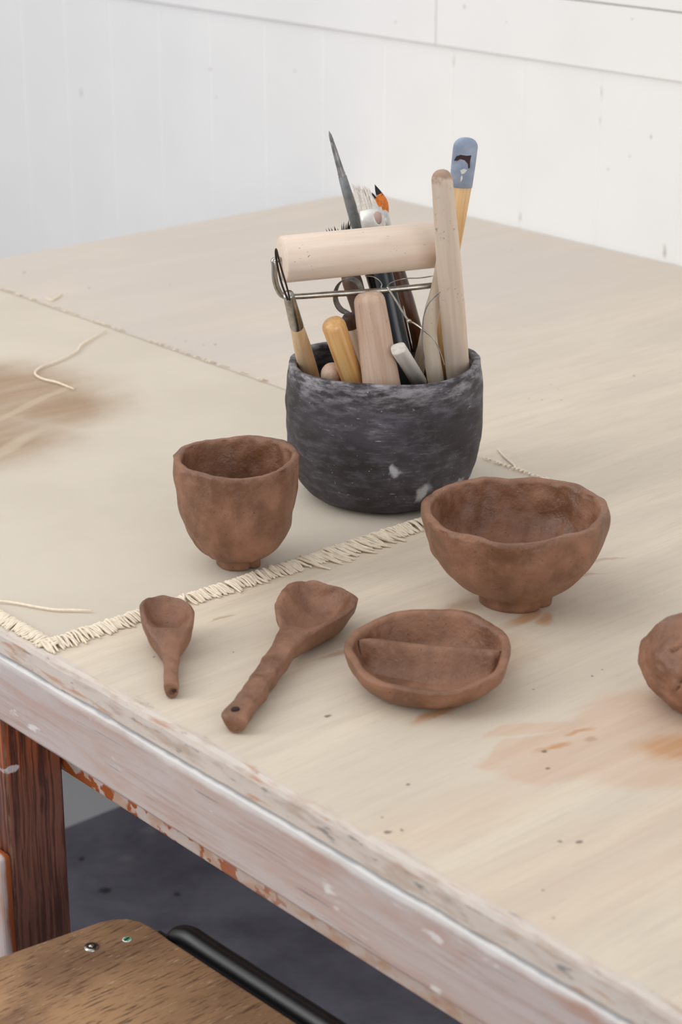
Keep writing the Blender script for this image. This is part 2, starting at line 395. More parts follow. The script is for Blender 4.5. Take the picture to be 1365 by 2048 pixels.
M_PALE = wood('pale boxwood', (226, 212, 192), (214, 196, 172), .55, (260, 260, 8), (206, 190, 172), .7)
M_STICK = wood('pale dusty hardwood', (222, 204, 186), (210, 188, 168), .6, (200, 200, 7), (200, 180, 164), .9)
M_WHITEWOOD = wood('bleached stick', (212, 205, 195), (196, 188, 178), .7, (260, 260, 20), None, .3)
M_BROWNWOOD = wood('dark brown varnished wood', (92, 54, 36), (66, 38, 28), .3, (260, 260, 8), (118, 74, 50), 0, .6)
M_STAINBROWN = wood('clay stained brown wood', (86, 62, 50), (58, 40, 34), .5, (120, 120, 60), (120, 110, 70), 0)
M_ORANGEWOOD = wood('orange wood blade', (226, 188, 138), (208, 162, 110), .5, (220, 220, 6), (190, 186, 170), 0)
M_AMBERDARK = wood('dark amber stem', (176, 116, 62), (150, 92, 46), .4, (220, 220, 8), None, 0)
M_GREY = plain('grey lacquer', (116, 118, 119), .5, 0, var=.18, scale=220)
M_NAVY = plain('blue black lacquer', (24, 32, 40), .32, 0, var=.3, scale=30, spec=.6)
M_BLACKLAC = plain('black lacquer', (22, 22, 24), .3, 0, var=.2)
M_SILVER = plain('white smeared ferrule', (206, 204, 200), .35, .55, var=.2, scale=90)
M_BRISTLEW = plain('white bristles', (226, 220, 212), .8, 0, var=.12, scale=600)
M_BRISTLEO = plain('orange bristles', (214, 118, 38), .6, 0, var=.2, scale=600)
M_BRISTLEK = plain('black bristles', (22, 20, 22), .7, 0, var=.2, scale=600)
def blue_material():
    m = Mt('chipped blue paint', .55, 0, .4); v = m.obj()
    n = m.noise(v, 60, 5); col = m.mix(m.ramp(n, .35, .7), srgb(140, 154, 178), srgb(170, 182, 202))
    m.color(col); m.bump(n, .2, .0005); return m.m
M_BLUE = blue_material()
M_CHIP = plain('dark chipped wood', (58, 40, 42), .7)
M_FLAKE = plain('pale paint flake', (226, 226, 222), .6)
def tall_material():
    m = Mt('pale stick with clay tip', .6, 0, .35); v = m.obj(); s = m.sep(v)
    g = m.noise(m.mapg(v, sc=(150, 150, 7)), 1.0, 4, .6, .3)
    col = m.mix(m.ramp(g, .35, .7), srgb(224, 207, 190), srgb(210, 188, 168))
    k = m.noise(v, 330, 3); z = m.noise(v, 22, 3)
    tip = m.ramp(m.math('ADD', s[2], m.math('MULTIPLY', m.noise(v, 110, 3), .03)), .262, .272)
    TALLTIP.append(tip.node)
    col = m.mix(m.math('MULTIPLY', tip, .75), col, srgb(156, 118, 96))
    spk = m.math('MULTIPLY', m.ramp(k, .6, .68), m.ramp(z, .5, .62, 0, .6))
    col = m.mix(spk, col, srgb(120, 94, 82))
    m.color(col); m.bump(g, .25, .0004); return m.m
TALLTIP = []
M_TALL = tall_material()
M_STICKERG = plain('green sticker print', (64, 150, 112), .5)
M_STICKERW = plain('sticker paper', (214, 222, 214), .6)
M_STICKERK = plain('sticker dark print', (24, 46, 40), .5)

# ------------------------------------------------------------------ setting
def st_(name, vf, m, smooth=False, origin=None):
    o = mesh(name, vf, m, origin=origin, smooth=smooth); o['kind'] = 'structure'; return o
fl = box(-4.0, 1.86, -3.0, 5.0, -.05, 0)
st_('floor', fl, M_FLOOR)
# wall of vertical boards with V grooves every 12 cm
B0 = 1.72; prof = []
a = -3.0; gro = [1.5162+.1186*k for k in range(-40, 30)]
pts = [(-3.0, B0)]
for g in gro:
    if -2.98 < g < 4.98: pts += [(g-.0030, B0), (g-.0012, B0+.0010), (g+.0012, B0+.0010), (g+.0030, B0)]
pts.append((5.0, B0))
vs, fs = [], []
for (a_, b_) in pts: vs += [W(b_, a_, 0), W(b_, a_, 2.7)]
n = len(pts)
for i in range(n-1): fs.append((2*i, 2*i+2, 2*i+3, 2*i+1))
k = len(vs); vs += [W(B0+.10, -3.0, 0), W(B0+.10, -3.0, 2.7), W(B0+.10, 5.0, 0), W(B0+.10, 5.0, 2.7)]
fs += [(k, k+1, k+3, k+2), (0, 1, k+1, k), (2*n-2, k+2, k+3, 2*n-1)]
fs.append(tuple([2*i+1 for i in range(n)]+[k+3, k+1])); fs.append(tuple([2*i for i in range(n)][::-1]+[k, k+2]))
st_('wall_right', (vs, fs), M_WALL)
JA = 1.779
bevel(st_('trim_1', box(B0-.005, B0, -3.0, JA-.0006, .951, 1.0225), M_WALL), .0008)
bevel(st_('trim_2', box(B0-.005, B0, JA+.0006, 5.0, .951, 1.0225), M_WALL), .0008)
bevel(st_('trim_3', box(B0-.0065, B0, -3.0, 5.0, 1.024, 1.14), M_WALL), .0012)
st_('wall_back', box(-1.2, 1.719, 1.922, 1.955, 0, .728), M_WALL)

# ------------------------------------------------------------------ work table
TA0, TA1, TB0, TB1 = -.30, 1.915, .624, 1.7185
tr = empty('work_table', Matrix.Translation(W(1.17, .8, 0)) @ RZ, 'big plywood work table with whitewashed edge standing against the white boarded wall', 'table')
# tabletop: slab with slightly wavy worn front lip
vs, fs = [], []
NA = 240
sec = [(0, -.0172), (-.0006, -.016), (0, -.004), (.0012, -.0012), (.004, 0), (.2, 0)]
for i in range(NA+1):
    aa = lerp(TA0, TA1, i/NA)
    for (db, dz) in sec:
        j = .0011*noise.noise(V((aa*22, db*50, 1)))+.0006*noise.noise(V((aa*90, dz*300, 5))) if db < .1 else 0
        vs.append(W(TB0+db+j, aa, TZ+dz+(min(0, -.0008*abs(noise.noise(V((aa*30, 3, 1))))) if db < .002 else 0)))
    vs.append(W(TB1, aa, TZ)); vs.append(W(TB1, aa, TZ-.0172))
m_ = len(sec)+2
for i in range(NA):
    for k in range(m_):
        l = (k+1) % m_
        fs.append((i*m_+k, i*m_+l, (i+1)*m_+l, (i+1)*m_+k))
fs.append(tuple(range(m_))); fs.append(tuple(NA*m_+k for k in range(m_-1, -1, -1)))
o = mesh('tabletop', (vs, fs), M_TABLE, tr, smooth=False)
# apron board, slightly proud of the lip
vs, fs = [], []
sec = [(.022, -.001), (.001, 0), (-.0022, -.0022), (-.0026, -.006), (-.0022, -.0475), (.0, -.0505), (.022, -.0505)]
for i in range(NA+1):
    aa = lerp(TA0, TA1-.002, i/NA)
    for (db, dz) in sec:
        j = .0008*noise.noise(V((aa*26, dz*40, 9))) if db < .02 else 0
        vs.append(W(TB0+db+j, aa, .7325+dz+(j*.7 if dz > -.01 else 0)))
m_ = len(sec)
for i in range(NA):
    for k in range(m_):
        l = (k+1) % m_; fs.append((i*m_+k, i*m_+l, (i+1)*m_+l, (i+1)*m_+k))
fs.append(tuple(range(m_))); fs.append(tuple(NA*m_+k for k in range(m_-1, -1, -1)))
tag(mesh('apron', (vs, fs), M_APRON, tr, smooth=False), 'whitewashed pinkish front board under the table edge')
bevel(tag(mesh('batten', box(.685, .703, TA0+.05, 1.86, .6125, .7326), M_STRIP, tr, smooth=False), 'chipped lower rail behind the apron'), .002)
tag(bevel(mesh('leg', box(.637, .6838, 1.075, 1.140, 0, .7326), M_LEG, tr, smooth=False), .0025, 3), 'dark red brown grained leg')
bevel(mesh('leg', box(.637, .684, TA0+.02, TA0+.09, 0, .7326), M_LEG, tr, smooth=False), .003)
bevel(mesh('leg', box(1.63, 1.69, TA0+.02, TA0+.09, 0, .7326), M_LEG, tr, smooth=False), .003)
bevel(mesh('side_rail', box(.639, .660, 1.141, 1.915, .571, .7326), M_DARKWOOD, tr, smooth=False), .003)
def stretcher():
    m = Mt('pink whitewash over orange wood', .5, 0, .4); f = m.frame(); s = m.sep(f)
    n = m.noise(m.mapg(f, sc=(40, 40, 12)), 1.0, 5)
    e = m.ramp(m.math('ADD', s[0], m.math('MULTIPLY', m.math('SUBTRACT', n, .5), .010)), .6290, .6320, 1, 0)
    col = m.mix(e, srgb(168, 88, 44), m.mix(m.ramp(n, .4, .65), srgb(204, 190, 188), srgb(190, 146, 122)))
    m.color(col); m.bump(n, .3, .001); return m.m
tag(bevel(mesh('lower_post', box(.6265, .6369, 1.0725, 1.17, 0, .566), stretcher(), tr, smooth=False), .004, 4), 'pink and orange worn lower post beside the dark leg')

# ------------------------------------------------------------------ stool
SZ = .58
def ss(px, py): return BA(at(px, py, SZ))
sr = empty('stool', Matrix.Translation(W(.45, .80, 0)) @ RZ, 'low stool with worn brown plywood seat and black steel frame in front of the table', 'stool')
p0, p1 = ss(0, 1912), ss(200, 1842)
corner = [ss(*q) for q in [(228, 1836), (256, 1835), (284, 1842), (312, 1857), (340, 1878)]]
p2 = ss(600, 2048)
d1 = V((p0[0]-p1[0], p0[1]-p1[1])).normalized(); d2 = V((p2[0]-corner[-1][0], p2[1]-corner[-1][1])).normalized()
e1 = (p1[0]+d1.x*.33, p1[1]+d1.y*.33); e2 = (corner[-1][0]+d2.x*.33, corner[-1][1]+d2.y*.33)
e3 = (e1[0]+d2.x*.35, e1[1]+d2.y*.35)
raw = [p1]+corner+[e2, e3, e1]
out = []
for i, q in enumerate(raw):        # round the two far corners
    if i >= len(raw)-3:
        pr, nx = V(raw[i-1]), V(raw[(i+1) % len(raw)]); q = V(q)
        A = q+(pr-q).normalized()*.035; B_ = q+(nx-q).normalized()*.035
        for t in (0, .25, .5, .75, 1): out.append(tuple((A*(1-t)**2+q*(2*t*(1-t))+B_*t*t)))
    else: out.append(tuple(q))
nn = len(out)
top = [W(b, a, SZ) for b, a in out]; bot = [W(b, a, SZ-.010) for b, a in out]
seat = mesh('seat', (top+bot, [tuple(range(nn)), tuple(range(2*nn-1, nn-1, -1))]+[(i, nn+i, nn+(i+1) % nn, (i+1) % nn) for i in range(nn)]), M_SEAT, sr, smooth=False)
bevel(seat, .0022, 3)
# screw with washer
c = at(183, 1895, SZ)
def disc(c, r, z0, z1, n=24, dome=0, rx=1):
    rs = [[V((c.x+r*math.cos(2*PI*k/n), c.y+rx*r*math.sin(2*PI*k/n), z0)) for k in range(n)]]
    rs.append([V((c.x+r*.92*math.cos(2*PI*k/n), c.y+rx*r*.92*math.sin(2*PI*k/n), z1)) for k in range(n)])
    if dome: rs.append([V((c.x+r*.5*math.cos(2*PI*k/n), c.y+rx*r*.5*math.sin(2*PI*k/n), z1+dome)) for k in range(n)])
    return rings(rs)
sw = mesh('seat_screw', disc(c, .0050, SZ-.002, SZ+.0009), M_STEEL, sr)
mesh('screw_recess', disc(c, .0034, SZ+.0008, SZ+.0011), M_SOOT, sw)
mesh('screw_head', disc(c, .0019, SZ+.0010, SZ+.0016, dome=.0006), M_STEEL, sw)
c = at(254, 1879, SZ)
stk = tag(mesh('sticker', disc(c, .0031, SZ-.0002, SZ+.0003), M_STICKERW, sr), 'small round green and white striped sticker')
for i in (-1, 0, 1):
    u = V((.55, .83, 0)); w_ = V((.83, -.55, 0)); cc = c+w_*(i*.0014); L = .0019 if i else .0024
    q = [cc-u*L-w_*.0006, cc+u*L-w_*.0006, cc+u*L+w_*.0006, cc-u*L+w_*.0006]
    mesh('sticker_stripe', ([V((p.x, p.y, SZ+z)) for z in (.0002, .0005) for p in q], [(3, 2, 1, 0), (4, 5, 6, 7), (0, 1, 5, 4), (1, 2, 6, 5), (2, 3, 7, 6), (3, 0, 4, 7)]), M_STICKERG if i else M_STICKERK, stk, smooth=False)
# black steel side frame: pressed channel beside the seat edge, ending in a rounded nose
c4 = V(corner[-1]); nrm = V((-d2.y, d2.x));
if nrm.x < 0: nrm = -nrm
def fp(s, off, z): q = c4+d2*s+nrm*off; return W(q.x, q.y, z)
# outer rolled tube
pth = [fp(-.010, .0045, SZ-.013), fp(-.006, .008, SZ-.006), fp(.004, .0115, SZ-.002), fp(.03, .0125, SZ-.003), fp(.12, .0125, SZ-.003), fp(.33, .0125, SZ-.003)]
rd = [.002, .006, .0078, .0080, .0080, .0080]
mesh('side_frame', join(tube(pth, rd, 16, 1.0, sub=5), tube([fp(-.004, .0035, SZ-.010), fp(.01, .0045, SZ-.009), fp(.33, .0045, SZ-.009)], .0048, 12, 1.0, sub=3)), M_BLACK, sr)
cen = V((sum(q[0] for q in out)/nn, sum(q[1] for q in out)/nn))
cor4 = [V(out[0]), V(out[-12]), V(out[-7]), V(out[-2])]
for q in cor4:
    q2 = cen+(q-cen)*.82; q3 = cen+(q-cen)*1.0
    mesh('leg', tube([W(q2.x, q2.y, SZ-.012), W(q2.x, q2.y, SZ-.05), W(q3.x, q3.y, .002)], .011, 12), M_BLACK, sr)
qs = [cen+(q-cen)*.82 for q in cor4]
mesh('seat_frame', join(*[tube([W(qs[i].x, qs[i].y, SZ-.021), W(qs[(i+1) % 4].x, qs[(i+1) % 4].y, SZ-.021)], .008, 10) for i in range(4)]), M_BLACK, sr)

# ------------------------------------------------------------------ canvas cloth
CA0, CA1, CB0, CB1 = 1.004, 1.812, .634, 1.098
CT = .0009
def cz(b, a):
    e = min(b-CB0, CB1-b, a-CA0, CA1-a)
    return TZ+CT+.0007*sm(e/.02)*(.5+.5*noise.noise(V((b*9, a*9, 0))))+.0006*sm(e/.05)*noise.noise(V((b*30, a*22, 4)))**2
def edge_b(b): return CA0+.0014*noise.noise(V((b*20, 0, 0)))+.006*sm((.72-b)/.1)*0
cr = empty('canvas_cloth', Matrix.Translation(W((CB0+CB1)/2, (CA0+CA1)/2, TZ)) @ RZ, 'cream canvas cloth with frayed fringe lying on the left of the table', 'cloth')
nb, na = 90, 150
vs, fs = [], []
for lay in (0, 1):
    for i in range(nb+1):
        for j in range(na+1):
            b = lerp(CB0, CB1, i/nb); a_ = lerp(CA0, CA1, j/na)
            bb = b+.0012*noise.noise(V((a_*14, 7, 0)))*(1 if i in (0, nb) else .6); ab = a_+.0012*noise.noise(V((b*14, 3, 0)))
            vs.append(W(bb, ab, cz(b, a_) if lay == 0 else TZ+.0002))
N1 = (nb+1)*(na+1)
for i in range(nb):
    for j in range(na):
        q = (i*(na+1)+j, (i+1)*(na+1)+j, (i+1)*(na+1)+j+1, i*(na+1)+j+1)
        fs.append(q[::-1]); fs.append(tuple(N1+x for x in q))
per = [i*(na+1) for i in range(nb+1)]+[nb*(na+1)+j for j in range(1, na+1)]+[i*(na+1)+na for i in range(nb-1, -1, -1)]+[j for j in range(na-1, 0, -1)]
for x, y in zip(per, per[1:]+per[:1]): fs.append((x, y, y+N1, x+N1))
mesh('canvas_sheet', (vs, fs), M_CLOTH, cr)
# frayed fringe
def thread(base, d, L, side, r, curl=0.0, lift=.0022):
    """base (b,a), d unit outward in the bench frame"""
    sd = V((-d.y, d.x)); P = []
    bs = V(base)-d*.003
    for t, h in ((0, .0012), (.15, lift), (.45, lift*.9), (.75, lift*.35), (1, 0)):
        q = bs+d*((L+.003)*t)+sd*(side*t*t+curl*math.sin(t*PI)*.5)
        P.append(W(q.x, q.y, TZ+CT*(1-t)+r+h*(1-.3*t)))
    return tube(P, [r, r*1.1, r*1.1, r, r*.7], 6, sub=2)
th = []
b = CB0-.004
while b < CB1:
    t = (b-CB0)/(CB1-CB0)
    if b < .99:
        L = .0095+.0045*random.random()
        wild = .84 < b < .93
        messy = .70 < b < .76
        side = (.0015 if b < .83 else (.005 if wild else 0))*(.6+.6*random.random())*(-1 if b < .66 else 1)
        if wild and random.random() < .3: L *= 1.7; side *= 1.5
        if messy and random.random() < .5: side = .012*random.uniform(-1, 1); L *= .8
    else: L = .006; side = random.uniform(-.002, .004)
    for lay in range(2):
        th.append(thread((b+random.uniform(-.0008, .0008), CA0+random.uniform(0, .0015)), V((0, -1)), L*random.uniform(.75, 1.1), side+random.uniform(-.0015, .0015), random.uniform(.0007, .00095), random.uniform(-.003, .003), .0016+.0018*lay*random.random()))
    b += .0024
a_ = CA0-.004
while a_ < CA1:
    L = .0065+.003*random.random()
    for lay in range(2 if a_ < 1.3 else 1):
        th.append(thread((CB0+random.uniform(0, .001), a_+random.uniform(-.001, .001)), V((-1, 0)), min(L, .0088)*random.uniform(.7, 1), random.uniform(-.004, .004)-(.003 if a_ < 1.03 else 0), random.uniform(.0008, .0010), random.uniform(-.003, .003)))
    a_ += .0026
a_ = CA0
while a_ < CA1:        # far edge: short, sparse
    if random.random() < .3 or a_ < 1.06:
        th.append(thread((CB1-.001, a_), V((1, 0)), random.uniform(.003, .007), random.uniform(-.006, .006), random.uniform(.0005, .0007), random.uniform(-.003, .003)))
    a_ += .0045
tag(mesh('fringe', join(*th), M_THREAD, cr), 'twisted cream threads of the frayed edge', kind='stuff')
# pulled threads, each lying loose
def loose(label, pts, r=.0008, lift=.0016):
    P = [at(x, y, TZ+z) for x, y, z in pts]
    o = mesh('loose_thread', tube(P, [r*.6]+[r]*(len(P)-2)+[r*.6], 8, sub=6), M_THREAD, origin=P[0])
    tag(o, label, 'thread', 'loose canvas threads'); return o
zc = CT+.0024
loose('long s shaped cream thread lying on the brown stain of the cloth', [(213, 660, zc), (165, 688, zc), (152, 703, zc), (115, 722, zc), (84, 733, zc), (70, 746, zc), (84, 757, zc), (115, 765, zc), (148, 778, zc)], .0010)
loose('nearly straight pulled thread near the front left corner of the cloth', [(-30, 1200, zc), (20, 1204, zc), (70, 1213, zc), (110, 1219, zc), (150, 1220, zc), (184, 1221, zc)], .0009)
loose('hooked cream thread on the bare table right of the dark pot', [(996, 898, .0012), (1010, 914, .0012), (1024, 926, .0012), (1030, 933, .0012), (1028, 938, .0012), (1018, 941, .0010)], .0009)
loose('short pale thread on the table beyond the cloth edge', [(92, 596, .0012), (104, 600, .0012), (116, 594, .0012), (124, 587, .0012)], .0008)

# ------------------------------------------------------------------ clay vessels
def vessel(cen, prof, h, thick, rim, amp, seed, inner_floor, nth=144, lean=(0, 0), dent=None):
    """prof [(r,z)], bottom to rim; rim(theta)->(radius factor, dz)"""
    pts = catmull(prof, 6)
    pr = [(r, z) for r, z in pts]
    R1 = prof[-1][0]
    path = [(0.0001, pr[0][1], 0)]+[(pr[0][0]*.5, pr[0][1], 0)]+[(r, z, 0) for r, z in pr]
    path += [(R1-thick*.05, h+thick*.13, .3), (R1-thick*.25, h+thick*.20, .5), (R1-thick*.72, h+thick*.17, .5), (R1-thick*.93, h+thick*.07, .7)]
    inn = [(max(r-thick*1.02, .0005), z) for r, z in pr[::-1] if z > inner_floor+.003]
    path += [(r, z, 1) for r, z in inn]
    rl = inn[-1][0]; zl = inn[-1][1]
    for t in (.85, .65, .45, .2): path.append((rl*t, lerp(inner_floor, zl, t**3*.8), 1))
    path.append((.0001, inner_floor, 1))
    rs = []
    for (r, z, side) in path:
        ring = []
        zt = max(0, z/h)
        for k in range(nth):
            th_ = 2*PI*k/nth; fr, dz = rim(th_)
            q = V((math.cos(th_), math.sin(th_), 0))
            s = V((q.x*r, q.y*r, z)); P = V((q.x*.05, q.y*.05, z*1.0))
            low = noise.noise(P*38+V((seed, 0, 0)))*amp*1.3
            hi = noise.noise(V((q.x*.05+z*.55, q.y*.05, z*.55-q.x*.03))*105+V((0, seed+side*9, 0)))*amp*1.5
            dt = abs(noise.noise(P*60+V((0, 0, seed*2+side*5))))*amp*1.0
            wgt = sm(r/(R1*.35))
            rr = r*(1+(fr-1)*sm(zt*1.1))+(low+hi-dt)*wgt
            if dent and side < .5: rr += dent(th_, zt)
            ring.append(cen+V((q.x*rr+lean[0]*zt, q.y*rr+lean[1]*zt, z+dz*zt**2+noise.noise(P*55+V((seed, 5, 5)))*amp*.5*zt)))
        rs.append(ring)
    return rings(rs)
def ringfoot(cen, r, h, seed, thick=None, flare=.94, nth=72, lump=None):
    rs = []
    for (f, z) in ((.001, 0), (.6, 0), (flare*.97, 0), (flare*1.01, .0008), (flare*1.02, h*.3), (.97, h*.7), (1.02, h), (1.02, h+.002), (.5, h+.002), (.001, h+.002)):
        ring = []
        for k in range(nth):
            t = 2*PI*k/nth; P = V((math.cos(t), math.sin(t), z*60))
            rr = r*f*(1+.03*noise.noise(P*1.5+V((seed, 0, 0)))+.012*noise.noise(P*5))
            if lump and f > .7:
                d = math.atan2(math.sin(t-lump), math.cos(t-lump)); rr += .0026*math.exp(-(d/.20)**2)-.0030*math.exp(-((d+.36)/.07)**2)
            ring.append(cen+V((rr*math.cos(t), rr*math.sin(t), z)))
        rs.append(ring)
    return rings(rs)
def F4(*cs):
    """sum of cosines: (amp, freq, phase)"""
    return lambda t: sum(a*math.cos(f*(t-p)) for a, f, p in cs)
def T(v): return Matrix.Translation(v)

# tall footed cup
cc = at(476, 1126, TZ+.0024)
cup = empty('clay_cup', T(cc), 'tall unglazed brown clay cup on a narrow foot, left of the dark pot', 'cup')
fz = F4((.0012, 1, -PI/2-.3), (.0006, 2, 1.7), (.0006, 4, .4), (.0003, 7, 1)); fr = F4((.012, 2, .3), (.010, 3, 1), (.006, 5, 2))
mesh('cup_body', vessel(cc, [(.0150, .0082), (.0230, .0092), (.0305, .0165), (.0368, .029), (.0408, .045), (.0424, .062), (.0432, .0765)], .0785, .0055, lambda t: (1+fr(t), -fz(t)), .0010, 3.3, .016, lean=(.0008, 0)), CLAY, cup)
mesh('foot', ringfoot(cc, .0158, .0088, 2, lump=-.45), CLAY, cup)

# wide footed bowl
cb = at(1029, 1200, TZ+.0002)
bowl = empty('clay_bowl', T(cb), 'wide unglazed brown clay bowl on a ring foot, right of the dark pot', 'bowl')
fz2 = F4((.0012, 1, -PI/2-.5), (.0009, 2, 1.2), (.0006, 6, .4), (.0004, 11, 1)); fr2 = F4((.012, 2, .1), (.008, 3, 1), (.004, 7, 2))
mesh('bowl_body', vessel(cb, [(.0240, .0082), (.0325, .0115), (.0425, .0195), (.0512, .0300), (.0578, .0425), (.0607, .0550), (.0618, .0640)], .0655, .0060, lambda t: (1+fr2(t), -fz2(t)), .0012, 8.1, .015, nth=180, lean=(-.0010, 0)), CLAY, bowl)
mesh('foot', ringfoot(cb, .0248, .0092, 5, lump=-.35), CLAY, bowl)

# divided dish
cd = at(856, 1372)
dish = empty('divided_clay_dish', T(cd), 'shallow brown clay dish split in two by a dividing wall, on the bare table', 'dish')
def drim(t):
    x, y = math.cos(t), math.sin(t)
    z = .0050*y+.0006*x+.0007*math.cos(2*(t-.5))+.0004*math.cos(7*t)
    r = 1+.014*math.cos(7*(t-.25))+.006*math.cos(3*(t-1))-.02*max(0, y)**2
    return r, z
mesh('dish_body', vessel(cd, [(.030, .0005), (.0375, .0030), (.0445, .0090), (.0488, .0160), (.0508, .0235)], .0245, .0056, drim, .0005, 12.7, .0065, nth=160), CLAY, dish)
dl = [(718, 1282, .0235), (740, 1279, .0245), (800, 1286, .0235), (860, 1293, .0230), (920, 1297, .0230), (965, 1299, .0235), (1003, 1304, .0232)]
secs = []
for (x, y, z) in catmull(dl, 6):
    P = at(x, y, TZ+z); tp = P.z-TZ; ew = .3+.7*sm((x-705)/50)*sm((1004-x)/22)
    def inside(v):
        q = V((v.x-cd.x, v.y-cd.y)); lim = interp([(0, .032), (.006, .0385), (.012, .0425), (.02, .0465), (.03, .0480)], v.z-TZ)
        if q.length > lim: q *= lim/q.length
        return V((cd.x+q.x, cd.y+q.y, v.z))
    secs.append([inside(V((P.x, P.y-d_*ew, TZ+zz)))+V((0, 1, 0))*(.0006*noise.noise(V((P.x*160, zz*200, 0)))) for d_, zz in
        [(-.0060, .006), (-.0052, tp*.5), (-.0042, tp*.85), (-.0024, tp*1.0), (0, tp*1.03), (.0022, tp*.98), (.0038, tp*.86), (.0060, tp*.62), (.0090, tp*.42), (.0130, tp*.33), (.0175, .0060), (.019, .0040), (.010, .0035)]])
mesh('divider', rings(secs), CLAY, dish)

# ------------------------------------------------------------------ spoons
def spoon(stn, sub=6, n=40, seed=0, amp=.0006):
    """stn: (lx, ly, rx, ry, ztop, zbot, hollow)"""
    S = catmull(stn, sub); rs = []
    for (lx, ly, rx, ry, zt, zb, hol) in S:
        L, R = at(lx, ly, TZ+zt), at(rx, ry, TZ+zt)
        ring = []
        hol = max(0, hol)
        for k in range(n):
            ph = 2*PI*k/n; t = math.cos(ph)
            if math.sin(ph) >= 0:       # top side
                z = zt+(.0007 if hol > .002 else .0018*(1-t*t))-hol*(1-min(1, abs(t)/.84)**2.6)
                tt = t
                if abs(t) > .9: z -= (abs(t)-.9)*.012
            else:
                z = zb+(zt-zb)*(1-math.sqrt(max(0, 1-abs(t)**2.4)))*.9
                tt = t*.97
            P = L.lerp(R, (1-tt)/2); P.z = TZ+z
            P += V((blob3(P, 110, seed), blob3(P, 110, seed+3), blob3(P, 95, seed+5)*.9))*amp
            P.z = max(P.z, TZ+.0001)
            ring.append(P)
        rs.append(ring)
    def shut(r, nx):
        c = sum(r, V((0, 0, 0)))/len(r); d = (c-sum(nx, V((0, 0, 0)))/len(nx)); d = d.normalized() if d.length > 1e-9 else V((0, 0, 0))
        return [[c.lerp(p, .7)+d*.0010 for p in r], [c.lerp(p, .3)+d*.0016 for p in r], [c.lerp(p, .02)+d*.0017 for p in r]]
    A = shut(rs[0], rs[3]); Z = shut(rs[-1], rs[-4])
    rs = A[::-1]+rs+Z
    for r in rs:
        for p in r: p.z = max(p.z, TZ+.0001)
    return rings(rs)
def crater(c, r, depth=.001, nrm=V((0, 0, 1)), el=1.0, seed=0):  # flat dark cap on the surface, painted shade for a hole
    n = 18; x = V((1, .3, 0)); x = (x-nrm*x.dot(nrm)).normalized(); y = nrm.cross(x); rs = []
    for f, z in ((1.0, .0001), (.9, .0006), (.4, .0005), (.02, .0004)):
        rs.append([c+x*(r*f*math.cos(2*PI*k/n)*(1+.2*noise.noise(V((k*.8, seed, 0)))))+y*(r*el*f*math.sin(2*PI*k/n))+nrm*z for k in range(n)])
    rs = [[p-nrm*.0015 for p in rs[0]]]+rs
    return rings(rs)
sp1 = empty('clay_spoon', T(at(338, 1300)), 'small brown clay spoon with short round handle, touching the cloth fringe', 'spoon')
mesh('spoon_body', spoon([
    (338, 1384, 350, 1384, .0048, .0025, 0), (331, 1379, 356, 1379, .0066, .0008, 0), (327, 1369, 358, 1369, .0095, .0003, 0), (327, 1355, 357, 1355, .0105, .0003, 0),
    (326, 1325, 358, 1325, .0115, .0005, 0), (322, 1301, 361, 1299, .0130, .0005, 0), (310, 1281, 368, 1279, .0160, .0005, 0), (297, 1263, 378, 1262, .0195, .0005, .0005),
    (287, 1246, 386, 1248, .0220, .0005, .004), (281, 1229, 389, 1234, .0235, .0010, .0105), (279, 1214, 388, 1220, .0245, .0015, .0130), (283, 1203, 381, 1208, .0250, .0030, .0100), (292, 1197, 366, 1199, .0255, .007, .004), (306, 1195, 348, 1195, .0250, .014, .0005), (318, 1195, 334, 1195, .0240, .018, 0)],
    seed=2), CLAY, sp1)
tag(mesh('handle_hole', crater(at(349, 1381, TZ+.0062), .0014, .0008, V((.2, -.7, .6)).normalized(), .6), CLAYHOLE, sp1), 'small dark hole in the handle tip')
sp2 = empty('clay_ladle', T(at(570, 1310)), 'large brown clay spoon with long dented flat handle, left of the divided dish', 'spoon')
mesh('ladle_body', spoon([
    (460, 1452, 478, 1456, .0050, .0028, 0), (449, 1441, 488, 1449, .0076, .0008, 0), (445, 1425, 495, 1436, .0108, .0003, 0), (460, 1404, 506, 1414, .0125, .0003, 0), (476, 1386, 517, 1396, .0125, .0003, 0),
    (491, 1364, 533, 1376, .0145, .0003, 0), (505, 1345, 543, 1358, .0135, .0005, 0), (518, 1326, 557, 1339, .0155, .0010, 0), (529, 1308, 573, 1320, .0150, .0015, 0), (541, 1290, 585, 1302, .0170, .0020, 0),
    (552, 1272, 600, 1284, .0175, .0030, 0), (560, 1256, 618, 1270, .0190, .0030, .0005), (557, 1240, 645, 1254, .0200, .0025, .004), (551, 1224, 674, 1238, .0215, .0015, .0120), (551, 1206, 699, 1221, .0225, .0010, .0165), (558, 1188, 714, 1203, .0235, .0010, .0165),
    (570, 1173, 714, 1192, .0235, .0030, .0140), (585, 1165, 695, 1181, .0235, .0070, .009), (600, 1163, 668, 1173, .0235, .0120, .003), (612, 1163, 645, 1168, .0230, .017, 0)],
    seed=6, amp=.0012), CLAY, sp2)
tag(mesh('handle_hole', crater(at(471, 1418, TZ+.0136), .0026, .0012, V((0, -.1, 1)).normalized(), .75, 3), CLAYHOLE, sp2), 'small dark hole through the end of the handle')

